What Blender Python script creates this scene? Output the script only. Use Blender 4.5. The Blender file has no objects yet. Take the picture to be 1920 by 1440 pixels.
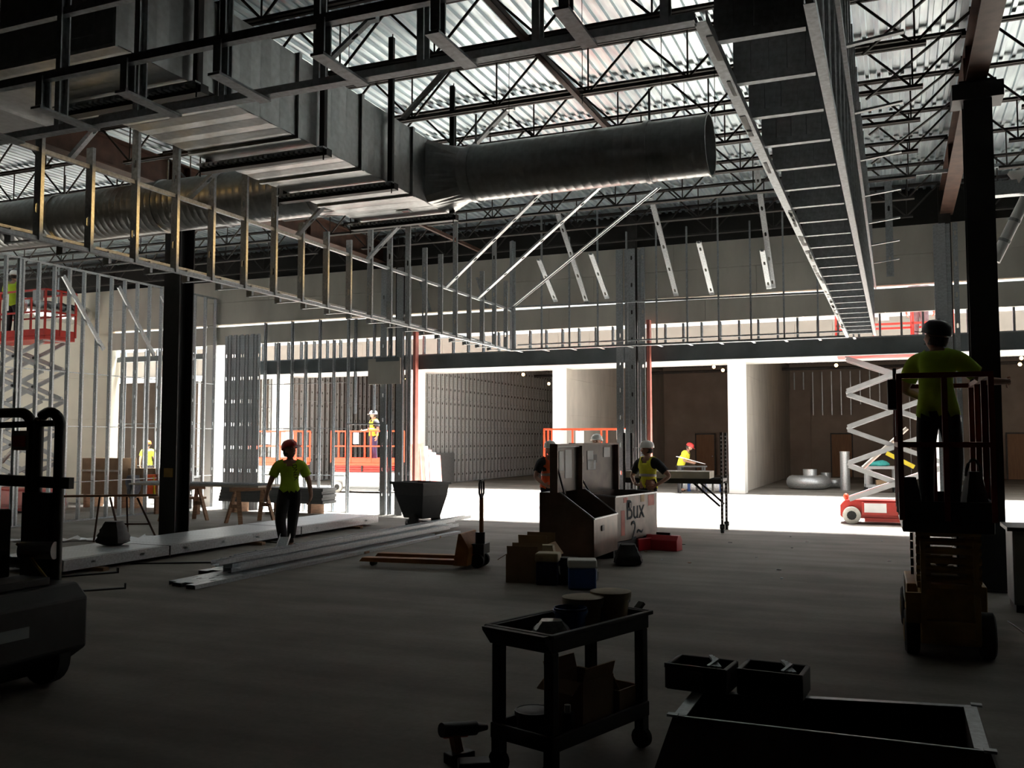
import bpy, bmesh, math, random
from mathutils import Vector, Matrix
random.seed(7)
C = bpy.context.scene.collection
S = bpy.context.scene
R = math.radians
# ------------------------------------------------------------------ camera
cam = bpy.data.cameras.new('camera')
cam.sensor_fit = 'HORIZONTAL'; cam.sensor_width = 36.0; cam.lens = 36.0 * 1734 / 1920
cam.clip_start = 0.05; cam.clip_end = 300
co = bpy.data.objects.new('camera', cam); C.objects.link(co)
co.location = (0, 0, 1.82)
co.rotation_euler = (R(90 + 3.5), 0, R(22.5))
S.camera = co
# ------------------------------------------------------------------ sky, lamps, exposure
W = bpy.data.worlds.new('overcast_sky'); S.world = W; W.use_nodes = True
nt = W.node_tree; bg = nt.nodes['Background']
bg.inputs[0].default_value = (0.93, 0.97, 1.0, 1); bg.inputs[1].default_value = 2.0
S.view_settings.view_transform = 'Standard'; S.view_settings.look = 'None'
S.view_settings.gamma = 1.0; S.view_settings.use_curve_mapping = False
S.view_settings.exposure = -0.12
S.cycles.max_bounces = 10; S.cycles.diffuse_bounces = 7; S.cycles.glossy_bounces = 5
S.cycles.sample_clamp_indirect = 12.0
def lamp(name, kind, loc, power, col, rot=(0, 0, 0), **kw):
    l = bpy.data.lights.new(name, kind); l.energy = power; l.color = col
    for k, v in kw.items(): setattr(l, k, v)
    o = bpy.data.objects.new(name, l); C.objects.link(o); o.location = loc; o.rotation_euler = rot
    return o
def look_rot(a, b):
    return (Vector(b) - Vector(a)).to_track_quat('-Z', 'Y').to_euler()
# bright high sun through the open concourse roof (thin cloud softens it)
lamp('sun', 'SUN', (0, 26, 30), 98, (1.0, 1.0, 0.98), (R(-11), R(4), 0), angle=R(17))
# sodium work light off to the right that gilds the left bulkhead studs and the round duct
lamp('work_light', 'SPOT', (2.2, 14.2, 3.0), 7000, (1.0, 0.60, 0.18), look_rot((2.2, 14.2, 3.0), (-7.9, 9.8, 4.3)),
     spot_size=R(36), spot_blend=0.6, shadow_soft_size=0.006)
lamp('hung_lamp', 'POINT', (-11.5, 8.3, 6.2), 8, (1.0, 0.62, 0.2), shadow_soft_size=0.08)
# sky portal over the open concourse
po = lamp('skylight_portal', 'AREA', (-9, 26.8, 7.05), 1, (1, 1, 1), (0, 0, 0), shape='RECTANGLE', size=66, size_y=12.4)
po.data.cycles.is_portal = True

# ------------------------------------------------------------------ helpers
def tag(o, label=None, cat=None, group=None, kind=None):
    if label: o['label'] = label
    if cat: o['category'] = cat
    if group: o['group'] = group
    if kind: o['kind'] = kind
    return o
def nth(k): return '%d%s' % (k, {1: 'st', 2: 'nd', 3: 'rd'}.get(k % 10 if k % 100 not in (11, 12, 13) else 0, 'th'))
def thing(name, label, cat, loc=(0, 0, 0), rz=0, group=None):
    o = bpy.data.objects.new(name, None); C.objects.link(o)
    o.location = loc; o.rotation_euler = (0, 0, rz); o.empty_display_size = 0.1
    return tag(o, label, cat, group)
def inst(name, me, parent=None, loc=(0, 0, 0), rot=None, mat4=None):
    o = bpy.data.objects.new(name, me); C.objects.link(o)
    if parent: o.parent = parent
    if mat4 is not None: o.matrix_local = mat4
    else:
        o.location = loc
        if rot: o.rotation_euler = rot
    return o
def orient(p0, p1, roll=0.0, ref=None):
    p0 = Vector(p0); p1 = Vector(p1); z = (p1 - p0).normalized()
    r = Vector(ref) if ref else (Vector((0, 0, 1)) if abs(z.z) < 0.97 else Vector((0, 1, 0)))
    x = r.cross(z).normalized(); y = z.cross(x)
    m = Matrix((x, y, z)).transposed().to_4x4()
    if roll: m = m @ Matrix.Rotation(roll, 4, 'Z')
    m.translation = p0
    return m
class MB:
    def __init__(s): s.v = []; s.f = []; s.mi = []; s.cur = 0
    def add(s, vs, fs, m=None):
        b = len(s.v); s.v += [tuple(v) for v in vs]
        for f in fs: s.f.append(tuple(i + b for i in f)); s.mi.append(s.cur)
        return s
    def box(s, c, d, rz=0, m=None):
        x, y, z = d[0] / 2, d[1] / 2, d[2] / 2
        vs = [Vector(p) for p in ((-x, -y, -z), (x, -y, -z), (x, y, -z), (-x, y, -z), (-x, -y, z), (x, -y, z), (x, y, z), (-x, y, z))]
        M4 = Matrix.Translation(c) @ (m if m is not None else Matrix.Rotation(rz, 4, 'Z'))
        return s.add([M4 @ v for v in vs], ((3, 2, 1, 0), (4, 5, 6, 7), (0, 1, 5, 4), (1, 2, 6, 5), (2, 3, 7, 6), (3, 0, 4, 7)))
    def b2(s, a, b):
        return s.box([(a[i] + b[i]) / 2 for i in range(3)], [abs(b[i] - a[i]) for i in range(3)])
    def bar(s, p0, p1, w, h, roll=0):
        L = (Vector(p1) - Vector(p0)).length; M4 = orient(p0, p1, roll)
        vs = [M4 @ Vector(p) for z in (0, L) for p in ((-w / 2, -h / 2, z), (w / 2, -h / 2, z), (w / 2, h / 2, z), (-w / 2, h / 2, z))]
        return s.add(vs, ((3, 2, 1, 0), (4, 5, 6, 7), (0, 1, 5, 4), (1, 2, 6, 5), (2, 3, 7, 6), (3, 0, 4, 7)))
    def tube(s, p0, p1, r, r1=None, n=8, cap=True):
        r1 = r if r1 is None else r1
        L = (Vector(p1) - Vector(p0)).length; M4 = orient(p0, p1)
        vs = [M4 @ Vector((q * math.cos(2 * math.pi * i / n), q * math.sin(2 * math.pi * i / n), z)) for q, z in ((r, 0), (r1, L)) for i in range(n)]
        fs = [(i, (i + 1) % n, n + (i + 1) % n, n + i) for i in range(n)]
        if cap: fs += [tuple(reversed(range(n))), tuple(range(n, 2 * n))]
        return s.add(vs, fs)
    def path(s, pts, r, n=8):
        pts = [Vector(p) for p in pts]; rings = []
        for i, p in enumerate(pts):
            a = pts[max(i - 1, 0)]; b = pts[min(i + 1, len(pts) - 1)]
            M4 = orient(Vector((0, 0, 0)), (b - a), ref=(0.31, 0.17, 0.93) if abs((b - a).normalized().dot(Vector((0.31, 0.17, 0.93)).normalized())) < 0.9 else (1, 0, 0))
            rings += [p + M4 @ Vector((r * math.cos(2 * math.pi * k / n), r * math.sin(2 * math.pi * k / n), 0)) for k in range(n)]
        fs = [(j * n + k, j * n + (k + 1) % n, (j + 1) * n + (k + 1) % n, (j + 1) * n + k) for j in range(len(pts) - 1) for k in range(n)]
        fs += [tuple(reversed(range(n))), tuple(range((len(pts) - 1) * n, len(pts) * n))]
        return s.add(rings, fs)
    def lathe(s, prof, c=(0, 0, 0), n=20, m=None, cap=True):
        M4 = Matrix.Translation(c) @ (m if m is not None else Matrix())
        vs = [M4 @ Vector((r * math.cos(2 * math.pi * k / n), r * math.sin(2 * math.pi * k / n), z)) for r, z in prof for k in range(n)]
        fs = [(j * n + k, j * n + (k + 1) % n, (j + 1) * n + (k + 1) % n, (j + 1) * n + k) for j in range(len(prof) - 1) for k in range(n)]
        if cap: fs += [tuple(reversed(range(n))), tuple(range((len(prof) - 1) * n, len(prof) * n))]
        return s.add(vs, fs)
    def prism(s, poly, a, b, axis='y'):
        n = len(poly)
        def P(p, t): return {'y': (p[0], t, p[1]), 'x': (t, p[0], p[1]), 'z': (p[0], p[1], t)}[axis]
        vs = [P(p, a) for p in poly] + [P(p, b) for p in poly]
        fs = [(i, (i + 1) % n, n + (i + 1) % n, n + i) for i in range(n)] + [tuple(reversed(range(n))), tuple(range(n, 2 * n))]
        return s.add(vs, fs)
    def ball(s, c, r, n=12, k=8, sc=(1, 1, 1)):
        prof = [(max(1e-4, math.sin(math.pi * i / k)), -math.cos(math.pi * i / k)) for i in range(k + 1)]
        return s.lathe(prof, c, n, Matrix.Diagonal((r * sc[0], r * sc[1], r * sc[2], 1)))
    def mesh(s, name, mat, smooth=False):
        me = bpy.data.meshes.new(name); me.from_pydata(s.v, [], s.f)
        mats = mat if isinstance(mat, (list, tuple)) else [mat]
        for q in mats: me.materials.append(q)
        if len(mats) > 1: me.polygons.foreach_set('material_index', s.mi)
        bm = bmesh.new(); bm.from_mesh(me); bmesh.ops.recalc_face_normals(bm, faces=bm.faces); bm.to_mesh(me); bm.free()
        if smooth:
            me.polygons.foreach_set('use_smooth', [True] * len(me.polygons))
            try: me.set_sharp_from_angle(angle=R(40))
            except Exception: pass
        return me
    def build(s, name, mat, parent=None, smooth=False, loc=(0, 0, 0), bevel=0, rz=0):
        o = inst(name, s.mesh(name, mat, smooth), parent, loc)
        if rz: o.rotation_euler.z = rz
        if bevel:
            md = o.modifiers.new('bevel', 'BEVEL'); md.width = bevel; md.segments = 2; md.limit_method = 'ANGLE'
        return o
def structure(o): o['kind'] = 'structure'; return o

# ------------------------------------------------------------------ materials
MATS = {}
def M(name, col, rough=0.6, metal=0.0, var=0.15, scale=5.0, bump=0.0, emit=0.0, stretch=None, bscale=None):
    m = bpy.data.materials.new(name); m.use_nodes = True; t = m.node_tree; b = t.nodes['Principled BSDF']
    b.inputs['Roughness'].default_value = rough; b.inputs['Metallic'].default_value = metal
    tc = t.nodes.new('ShaderNodeTexCoord'); src = tc.outputs['Object']
    if stretch:
        mp = t.nodes.new('ShaderNodeMapping'); mp.inputs['Scale'].default_value = stretch
        t.links.new(src, mp.inputs[0]); src = mp.outputs[0]
    nz = t.nodes.new('ShaderNodeTexNoise'); nz.inputs['Scale'].default_value = scale; nz.inputs['Detail'].default_value = 4
    t.links.new(src, nz.inputs['Vector'])
    rp = t.nodes.new('ShaderNodeValToRGB')
    rp.color_ramp.elements[0].position = 0.3; rp.color_ramp.elements[1].position = 0.7
    rp.color_ramp.elements[0].color = (*[max(0, c * (1 - var)) for c in col], 1)
    rp.color_ramp.elements[1].color = (*[min(1, c * (1 + var)) for c in col], 1)
    t.links.new(nz.outputs['Fac'], rp.inputs[0]); t.links.new(rp.outputs[0], b.inputs['Base Color'])
    if bump:
        n2 = nz
        if bscale:
            n2 = t.nodes.new('ShaderNodeTexNoise'); n2.inputs['Scale'].default_value = bscale; t.links.new(src, n2.inputs['Vector'])
        bp = t.nodes.new('ShaderNodeBump'); bp.inputs['Strength'].default_value = bump; bp.inputs['Distance'].default_value = 0.01
        t.links.new(n2.outputs['Fac'], bp.inputs['Height']); t.links.new(bp.outputs[0], b.inputs['Normal'])
    if emit:
        b.inputs['Emission Color'].default_value = (*col, 1); b.inputs['Emission Strength'].default_value = emit
    MATS[name] = m
    return m
galv = M('galvanised_steel', (0.50, 0.53, 0.55), 0.42, 0.75, 0.2, 30)
galv_duct = M('galvanised_duct', (0.52, 0.53, 0.53), 0.36, 0.8, 0.12, 14, 0.05)
deck_m = M('roof_deck_metal', (0.70, 0.80, 0.88), 0.36, 0.8, 0.22, 3, 0.06, stretch=(3, 0.35, 1))
primer = M('dark_primer_steel', (0.055, 0.048, 0.045), 0.6, 0.2, 0.25, 8)
redox = M('red_oxide_primer', (0.085, 0.042, 0.028), 0.6, 0.1, 0.35, 5)
tube_m = M('header_grey_steel', (0.20, 0.225, 0.235), 0.55, 0.2, 0.2, 2)
drywall = M('drywall_paper', (0.66, 0.625, 0.555), 0.9, 0, 0.14, 1.6, stretch=(1, 1, 0.4))
drywall_c = M('drywall_cream', (0.82, 0.77, 0.64), 0.9, 0, 0.06, 1.2)
drywall_w = M('drywall_white', (0.82, 0.81, 0.78), 0.85, 0, 0.05, 1.5)
drywall_b = M('drywall_bulb_lit', (0.30, 0.24, 0.20), 0.9, 0, 0.14, 1.2)  # brown tone carries the warm bulb light falling on far shop drywall
taupe = M('taupe_board', (0.21, 0.19, 0.165), 0.9, 0, 0.1, 1.2)
slate = M('slate_grey_board', (0.16, 0.165, 0.165), 0.85, 0, 0.12, 3)
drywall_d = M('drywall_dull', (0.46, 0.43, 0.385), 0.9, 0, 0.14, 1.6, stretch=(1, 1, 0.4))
galv_m = M('dull_galvanised', (0.46, 0.47, 0.47), 0.6, 0.25, 0.2, 20)
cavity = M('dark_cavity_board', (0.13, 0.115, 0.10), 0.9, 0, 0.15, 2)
darkwall = M('low_bounce_dark', (0.035, 0.033, 0.031), 0.9, 0, 0.2, 2)  # near black for unlit hall surfaces, so unseen walls bounce little light
white = M('white_trim', (0.8, 0.8, 0.78), 0.5, 0, 0.05, 4)
black = M('black_plastic', (0.011, 0.011, 0.012), 0.55, 0, 0.3, 12)
blackm = M('black_painted_metal', (0.010, 0.010, 0.011), 0.5, 0.1, 0.3, 10)
rubber = M('black_rubber', (0.02, 0.02, 0.02), 0.8, 0, 0.3, 20)
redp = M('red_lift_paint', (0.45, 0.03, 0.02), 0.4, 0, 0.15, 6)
orangep = M('orange_lift_paint', (0.6, 0.07, 0.025), 0.4, 0, 0.12, 6)
yellowp = M('yellow_lift_paint', (0.34, 0.2, 0.045), 0.5, 0, 0.25, 6)
greyp = M('grey_lift_paint', (0.36, 0.37, 0.375), 0.45, 0, 0.1, 6)
palegrey = M('pale_wheel', (0.55, 0.53, 0.48), 0.7, 0, 0.15, 10)
wood = M('raw_lumber', (0.34, 0.20, 0.12), 0.8, 0, 0.3, 7, 0.1, stretch=(1, 1, 6))
board = M('pale_plank', (0.50, 0.45, 0.38), 0.8, 0, 0.2, 4)
card = M('brown_cardboard', (0.30, 0.20, 0.12), 0.9, 0, 0.12, 6)
paper = M('white_paper', (0.8, 0.8, 0.8), 0.9, 0, 0.04, 5)
lime = M('lime_cloth', (0.42, 0.62, 0.03), 0.85, 0, 0.1, 9)
yelv = M('yellow_vest_cloth', (0.72, 0.68, 0.04), 0.8, 0, 0.1, 9)
orangev = M('orange_vest_cloth', (0.80, 0.12, 0.03), 0.8, 0, 0.1, 9)
silver = M('reflective_tape', (0.45, 0.42, 0.38), 0.5, 0.2, 0.1, 10)
darkcloth = M('dark_work_cloth', (0.022, 0.022, 0.026), 0.9, 0, 0.3, 12)
navy = M('navy_work_cloth', (0.03, 0.03, 0.09), 0.9, 0, 0.3, 12)
greycloth = M('grey_cloth', (0.16, 0.16, 0.18), 0.9, 0, 0.2, 12)
skin_m = M('skin', (0.42, 0.23, 0.16), 0.6, 0, 0.1, 15)
hair_m = M('dark_hair', (0.03, 0.02, 0.015), 0.8, 0, 0.3, 40)
boot = M('boot_leather', (0.05, 0.03, 0.02), 0.7, 0, 0.3, 15)
hatw = M('white_hard_hat', (0.78, 0.78, 0.74), 0.3, 0, 0.04, 5)
hatr = M('red_hard_hat', (0.42, 0.02, 0.02), 0.3, 0, 0.08, 5)
hato = M('orange_hard_hat', (0.75, 0.12, 0.02), 0.3, 0, 0.08, 5)
hatd = M('dark_hard_hat', (0.04, 0.04, 0.045), 0.3, 0, 0.08, 5)
chest_m = M('brown_chest_paint', (0.12, 0.08, 0.06), 0.38, 0.2, 0.3, 4)
chest_g = M('grey_tan_chest_paint', (0.165, 0.13, 0.11), 0.4, 0.1, 0.35, 4)
chest_lid = M('worn_lid_paint', (0.10, 0.078, 0.066), 0.45, 0.1, 0.35, 4)
chest_in = M('dark_chest_inside', (0.03, 0.028, 0.028), 0.7, 0, 0.2, 5)
bluep = M('blue_plastic', (0.02, 0.08, 0.28), 0.45, 0, 0.1, 5)
tan = M('tan_plastic', (0.40, 0.32, 0.20), 0.6, 0, 0.2, 9)
redtool = M('red_toolbox_paint', (0.48, 0.02, 0.03), 0.35, 0, 0.1, 5)
doorw = M('brown_wood_door', (0.26, 0.13, 0.06), 0.6, 0, 0.15, 3, stretch=(6, 1, 0.6))
bulb_m = M('lit_bulb', (1.0, 0.62, 0.28), 0.4, 0, 0.0, 1, emit=14)
foil = M('foil_wrap', (0.75, 0.76, 0.78), 0.22, 1.0, 0.1, 8, 0.8, bscale=9)
pinkp = M('salmon_primer', (0.62, 0.2, 0.16), 0.6, 0, 0.15, 6)
ink = M('dark_ink', (0.02, 0.03, 0.04), 0.8, 0, 0.2, 20)
yel = M('yellow_sticker', (0.7, 0.55, 0.04), 0.6, 0, 0.1, 8)
teal = M('teal_cloth', (0.04, 0.32, 0.30), 0.8, 0, 0.2, 12)
pearl = M('clear_film', (0.55, 0.56, 0.56), 0.3, 0, 0.3, 25)
def concrete():
    m = bpy.data.materials.new('concrete_slab'); m.use_nodes = True; t = m.node_tree; b = t.nodes['Principled BSDF']
    tc = t.nodes.new('ShaderNodeTexCoord'); L = t.links.new
    n1 = t.nodes.new('ShaderNodeTexNoise'); n1.inputs['Scale'].default_value = 0.45; n1.inputs['Detail'].default_value = 8; n1.inputs['Roughness'].default_value = 0.62
    n2 = t.nodes.new('ShaderNodeTexNoise'); n2.inputs['Scale'].default_value = 22; n2.inputs['Detail'].default_value = 5
    mp = t.nodes.new('ShaderNodeMapping'); mp.inputs['Scale'].default_value = (0.25, 1.6, 1); mp.inputs['Rotation'].default_value = (0, 0, 0.4)
    n3 = t.nodes.new('ShaderNodeTexNoise'); n3.inputs['Scale'].default_value = 1.3; n3.inputs['Detail'].default_value = 6
    L(tc.outputs['Object'], n1.inputs[0]); L(tc.outputs['Object'], n2.inputs[0]); L(tc.outputs['Object'], mp.inputs[0]); L(mp.outputs[0], n3.inputs[0])
    r1 = t.nodes.new('ShaderNodeValToRGB'); r1.color_ramp.elements[0].position = 0.32; r1.color_ramp.elements[1].position = 0.7
    r1.color_ramp.elements[0].color = (0.165, 0.152, 0.135, 1); r1.color_ramp.elements[1].color = (0.29, 0.274, 0.25, 1)
    r3 = t.nodes.new('ShaderNodeValToRGB'); r3.color_ramp.elements[0].position = 0.35; r3.color_ramp.elements[1].position = 0.65
    r3.color_ramp.elements[0].color = (0.78, 0.76, 0.74, 1); r3.color_ramp.elements[1].color = (1.08, 1.07, 1.05, 1)
    r2 = t.nodes.new('ShaderNodeValToRGB'); r2.color_ramp.elements[0].color = (0.82, 0.82, 0.82, 1); r2.color_ramp.elements[1].color = (1.12, 1.12, 1.12, 1)
    L(n1.outputs['Fac'], r1.inputs[0]); L(n3.outputs['Fac'], r3.inputs[0]); L(n2.outputs['Fac'], r2.inputs[0])
    m1 = t.nodes.new('ShaderNodeMixRGB'); m1.blend_type = 'MULTIPLY'; m1.inputs[0].default_value = 1
    m2 = t.nodes.new('ShaderNodeMixRGB'); m2.blend_type = 'MULTIPLY'; m2.inputs[0].default_value = 1
    L(r1.outputs[0], m1.inputs[1]); L(r3.outputs[0], m1.inputs[2]); L(m1.outputs[0], m2.inputs[1]); L(r2.outputs[0], m2.inputs[2])
    L(m2.outputs[0], b.inputs['Base Color']); b.inputs['Roughness'].default_value = 0.75; b.inputs['Specular IOR Level'].default_value = 0.22
    bp = t.nodes.new('ShaderNodeBump'); bp.inputs['Strength'].default_value = 0.15; bp.inputs['Distance'].default_value = 0.01
    L(n2.outputs['Fac'], bp.inputs['Height']); L(bp.outputs[0], b.inputs['Normal'])
    return m
conc = concrete()

# ------------------------------------------------------------------ setting: slab, deck, walls
YB = 20.3
structure(MB().b2((-60, -10, -0.3), (32, 62, 0)).build('floor', conc))
def deck_piece(x0, x1, y0, y1, z=6.95):
    m = MB(); p = 0.1524; n = int((x1 - x0) / p); xs = []
    for i in range(n):
        x = x0 + i * p
        xs += [(x, z), (x + 0.048, z), (x + 0.06, z + 0.038), (x + 0.14, z + 0.038)]
    xs.append((x0 + n * p, z))
    vs = [(x, y, q) for y in (y0, y1) for x, q in xs]; k = len(xs)
    m.add(vs, [(i, i + 1, k + i + 1, k + i) for i in range(k - 1)])
    return m
ceil = structure(deck_piece(-27.1, -19.4, -9.2, 11.8).build('ceiling', deck_m))
structure(deck_piece(-27.1, -19.4, 17.2, 20.6).build('deck_strip', deck_m, ceil))
structure(deck_piece(-22.0, -19.4, 11.8, 17.2).build('deck_strip', deck_m, ceil))
structure(deck_piece(-19.48, 9.7, 6.2, 20.6).build('deck_strip', deck_m, ceil))
structure(deck_piece(-19.48, 9.7, -9.2, 6.2).build('bounce_cutting_deck_strip', darkwall, ceil))  # unseen deck strip made dark so less light bounces onto the near floor
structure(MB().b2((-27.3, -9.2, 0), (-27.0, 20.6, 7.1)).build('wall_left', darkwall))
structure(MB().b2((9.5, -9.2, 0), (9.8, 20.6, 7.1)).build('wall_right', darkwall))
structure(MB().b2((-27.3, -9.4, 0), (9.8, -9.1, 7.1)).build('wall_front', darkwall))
wb = structure(MB().b2((-21.1, YB + .1, 5.0), (9.5, YB + .25, 6.2)).build('wall_back', drywall))
MB().b2((-21.1, YB + .06, 4.46), (9.5, YB + .2, 4.92)).build('lower_band', drywall, wb)
def sheets(x0, x1, z0, z1, y, parent, mat, w=3.66, off=0.0, t=.1):
    x = x0 - off
    while x < x1 - 0.02:
        a = max(x, x0); b = min(x + w, x1)
        MB().b2((a + .003, y, z0 + .003), (b - .003, y + t, z1 - .003)).build('drywall_sheet', mat, parent)
        x += w
sheets(-21, 9.5, 4.43, 4.925, YB - .02, wb, drywall, off=1.1)
sheets(-21, 9.5, 5.0, 5.6, YB, wb, drywall)
sheets(-21, 9.5, 5.6, 6.2, YB, wb, drywall, off=1.8)
MB().b2((-21.1, YB + .0, 4.925), (9.5, YB + .2, 4.93)).build('ledge', white, wb)
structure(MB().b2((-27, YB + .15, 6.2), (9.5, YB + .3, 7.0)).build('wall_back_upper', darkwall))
cw = structure(MB().b2((-27, YB + .05, 0), (-21.1, YB + .25, 6.2)).build('wall_back_left', drywall_c))
x = -27
while x < -21.2:
    for z0, z1 in ((0, 1.22), (1.22, 2.44), (2.44, 3.66), (3.66, 4.9)):
        MB().b2((x + .002, YB, z0 + .002), (min(x + 2.94, -21.1) - .002, YB + .06, z1 - .002)).build('drywall_sheet', drywall_c, cw)
    x += 2.94
MB().b2((-21.12, YB - .01, 0), (-21.0, YB + .3, 4.46)).build('corner_bead', drywall_c, cw)
# wall continuing on the concourse side
structure(MB().b2((-60, 20.36, 0), (-27, 20.6, 7.1)).build('wall_concourse_left', drywall_w))
structure(MB().b2((9.8, 20.36, 0), (32, 20.6, 7.1)).build('wall_concourse_right', drywall_w))
# far bulkhead over the shop fronts across the concourse
fb = structure(MB().b2((-60, 32.75, 4.70), (32, 33.6, 5.9)).build('wall_bulkhead', taupe))
x = -58.0
while x < 30:
    MB().b2((x + .004, 32.66, 4.70), (x + 1.216, 32.76, 5.83 + .05 * math.sin(x * 3))).build('drywall_sheet', taupe, fb)
    x += 1.22
MB().b2((-60, 32.6, 4.58), (32, 34.2, 4.70)).build('soffit_board', drywall_w, fb)
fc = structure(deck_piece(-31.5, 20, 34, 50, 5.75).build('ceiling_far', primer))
structure(deck_piece(-44.2, -31.5, 37.5, 50, 5.75).build('deck_strip', primer, fc))
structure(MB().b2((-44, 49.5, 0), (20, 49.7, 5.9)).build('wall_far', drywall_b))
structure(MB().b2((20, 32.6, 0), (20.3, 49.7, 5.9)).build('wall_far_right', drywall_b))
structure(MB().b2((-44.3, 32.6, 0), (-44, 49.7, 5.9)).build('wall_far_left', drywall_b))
# demising walls between the shops across the concourse
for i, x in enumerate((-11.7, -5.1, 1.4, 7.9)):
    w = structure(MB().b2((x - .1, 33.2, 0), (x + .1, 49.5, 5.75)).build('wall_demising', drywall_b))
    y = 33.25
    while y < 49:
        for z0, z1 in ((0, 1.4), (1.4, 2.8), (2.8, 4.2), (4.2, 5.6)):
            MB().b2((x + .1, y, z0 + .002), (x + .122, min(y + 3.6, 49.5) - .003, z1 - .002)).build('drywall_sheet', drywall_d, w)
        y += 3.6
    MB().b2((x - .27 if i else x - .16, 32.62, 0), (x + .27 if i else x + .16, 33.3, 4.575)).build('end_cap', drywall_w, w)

# ------------------------------------------------------------------ steel studs
SC = {}
def stud_mesh(L, w=0.092, fl=0.041, step=0.61, first=0.3, holes=True, mat=None):
    mat = mat or galv
    key = (round(L, 2), w, fl, step, first, holes, mat.name)
    if key in SC: return SC[key]
    m = MB(); h = w / 2; lip = 0.011; a = 0.019
    def q(p): m.add(p, [tuple(range(len(p)))])
    q([(fl, -h + lip, 0), (fl, -h, 0), (fl, -h, L), (fl, -h + lip, L)]); q([(fl, -h, 0), (0, -h, 0), (0, -h, L), (fl, -h, L)])
    q([(fl, h - lip, 0), (fl, h, 0), (fl, h, L), (fl, h - lip, L)]); q([(fl, h, 0), (0, h, 0), (0, h, L), (fl, h, L)])
    if not holes: q([(0, -h, 0), (0, h, 0), (0, h, L), (0, -h, L)])
    else:
        q([(0, -h, 0), (0, -a, 0), (0, -a, L), (0, -h, L)]); q([(0, a, 0), (0, h, 0), (0, h, L), (0, a, L)])
        zs = []; z = first
        while z < L - .12: zs.append(z); z += step
        prev = None
        for i in range(len(zs) + 1):
            lo = [(0, -a, 0), (0, a, 0)] if i == 0 else [(0, -a, zs[i - 1] + .035), (0, 0, zs[i - 1] + .052), (0, a, zs[i - 1] + .035)]
            hi = [(0, a, L), (0, -a, L)] if i == len(zs) else [(0, a, zs[i] - .035), (0, 0, zs[i] - .052), (0, -a, zs[i] - .035)]
            q(lo + hi)
    me = m.mesh('stud', mat)
    SC[key] = me
    return me
def stud(parent, x, y, z0, z1, rz=0, **k):
    return inst('stud', stud_mesh(z1 - z0, **k), parent, (x, y, z0), (0, 0, rz))
def stud_between(parent, p0, p1, name='brace', roll=0.0, **k):
    L = round((Vector(p1) - Vector(p0)).length, 2)
    return inst(name, stud_mesh(L, **k), parent, mat4=orient(p0, p1, roll))
def track(parent, a, b, w=.096, h=.032, name='track', up=1):
    """U track: web plus two legs, legs towards up"""
    a = Vector(a); b = Vector(b); d = (b - a); L = d.length; m = MB()
    t = .003
    m.box((L / 2, 0, 0), (L, w, t)); m.box((L / 2, w / 2, up * h / 2), (L, t, h)); m.box((L / 2, -w / 2, up * h / 2), (L, t, h))
    o = m.build(name, galv, parent); o.location = a
    o.rotation_euler = Vector((1, 0, 0)).rotation_difference(d.normalized()).to_euler() if abs(d.z) > 1e-4 else (0, 0, math.atan2(d.y, d.x))
    return o
def rail(parent, a, b, w, h, mat=None, name='bridging_rail'):
    return MB().bar(a, b, w, h).build(name, mat or galv, parent)

# studs of the shop-front wall and the wall running towards the camera on the left
sw = thing('stud_wall', 'long tall stud wall on the left running away from the camera behind the black column', 'stud wall', (-17.2, 15, 0))
y = 10.05
k = 0
while y < 20.2:
    stud(sw, 0, y - 15, 0, 5.72, R(90), step=.61, first=.45)
    if abs(y - 14.11) < .1: stud(sw, 0.0, y - 15 - .05, 0, 5.72, R(-90), step=.61, first=.45)
    y += 0.406
track(sw, (0, -5, .002), (0, 5.2, .002)); track(sw, (0, -5, 5.73), (0, 5.2, 5.73), up=-1)
for z in (0.88, 2.14, 3.36): rail(sw, (0, -5, z), (0, 5.2, z), .02, .02)
for y0 in (1.0, 2.6, 4.0): stud_between(sw, (.1, y0 - .9, 5.5), (.1, y0 + .3, 3.95), 'brace', holes=False)
fw = thing('stud_wall', 'stud wall with a framed doorway between white end column and sign board pier', 'stud wall', (-14.4, 20.12, 0))
for i in range(7): stud(fw, -1.05 + i * .43, 0, 0, 4.95 if i % 2 == 0 else 4.4, 0, first=.25)
track(fw, (-1.2, 0, .002), (1.55, 0, .002))
for z in (.93, 2.13, 3.3): rail(fw, (-1.1, 0, z), (1.5, 0, z), .02, .02)
stud(fw, 1.55, -.02, 0, 2.22, 0, w=.1); stud(fw, 2.64, -.02, 0, 2.22, 0, w=.1)
track(fw, (1.55, -.02, 2.22), (2.64, -.02, 2.22), name='door_head_track')
for i in range(2): stud(fw, 1.68 + i * .55, .1, 2.5 - i * .0, 4.95, 0)
s_o = thing('backing_board', 'plain grey board fixed high across the studs left of the doorway pier', 'board', (-11.63, 19.84, 3.53))
MB().box((0, 0, 0), (.92, .03, .64)).build('panel', drywall, s_o); MB().box((.1, -.02, .29), (.66, .02, .1)).build('batten', tube_m, s_o)

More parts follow.
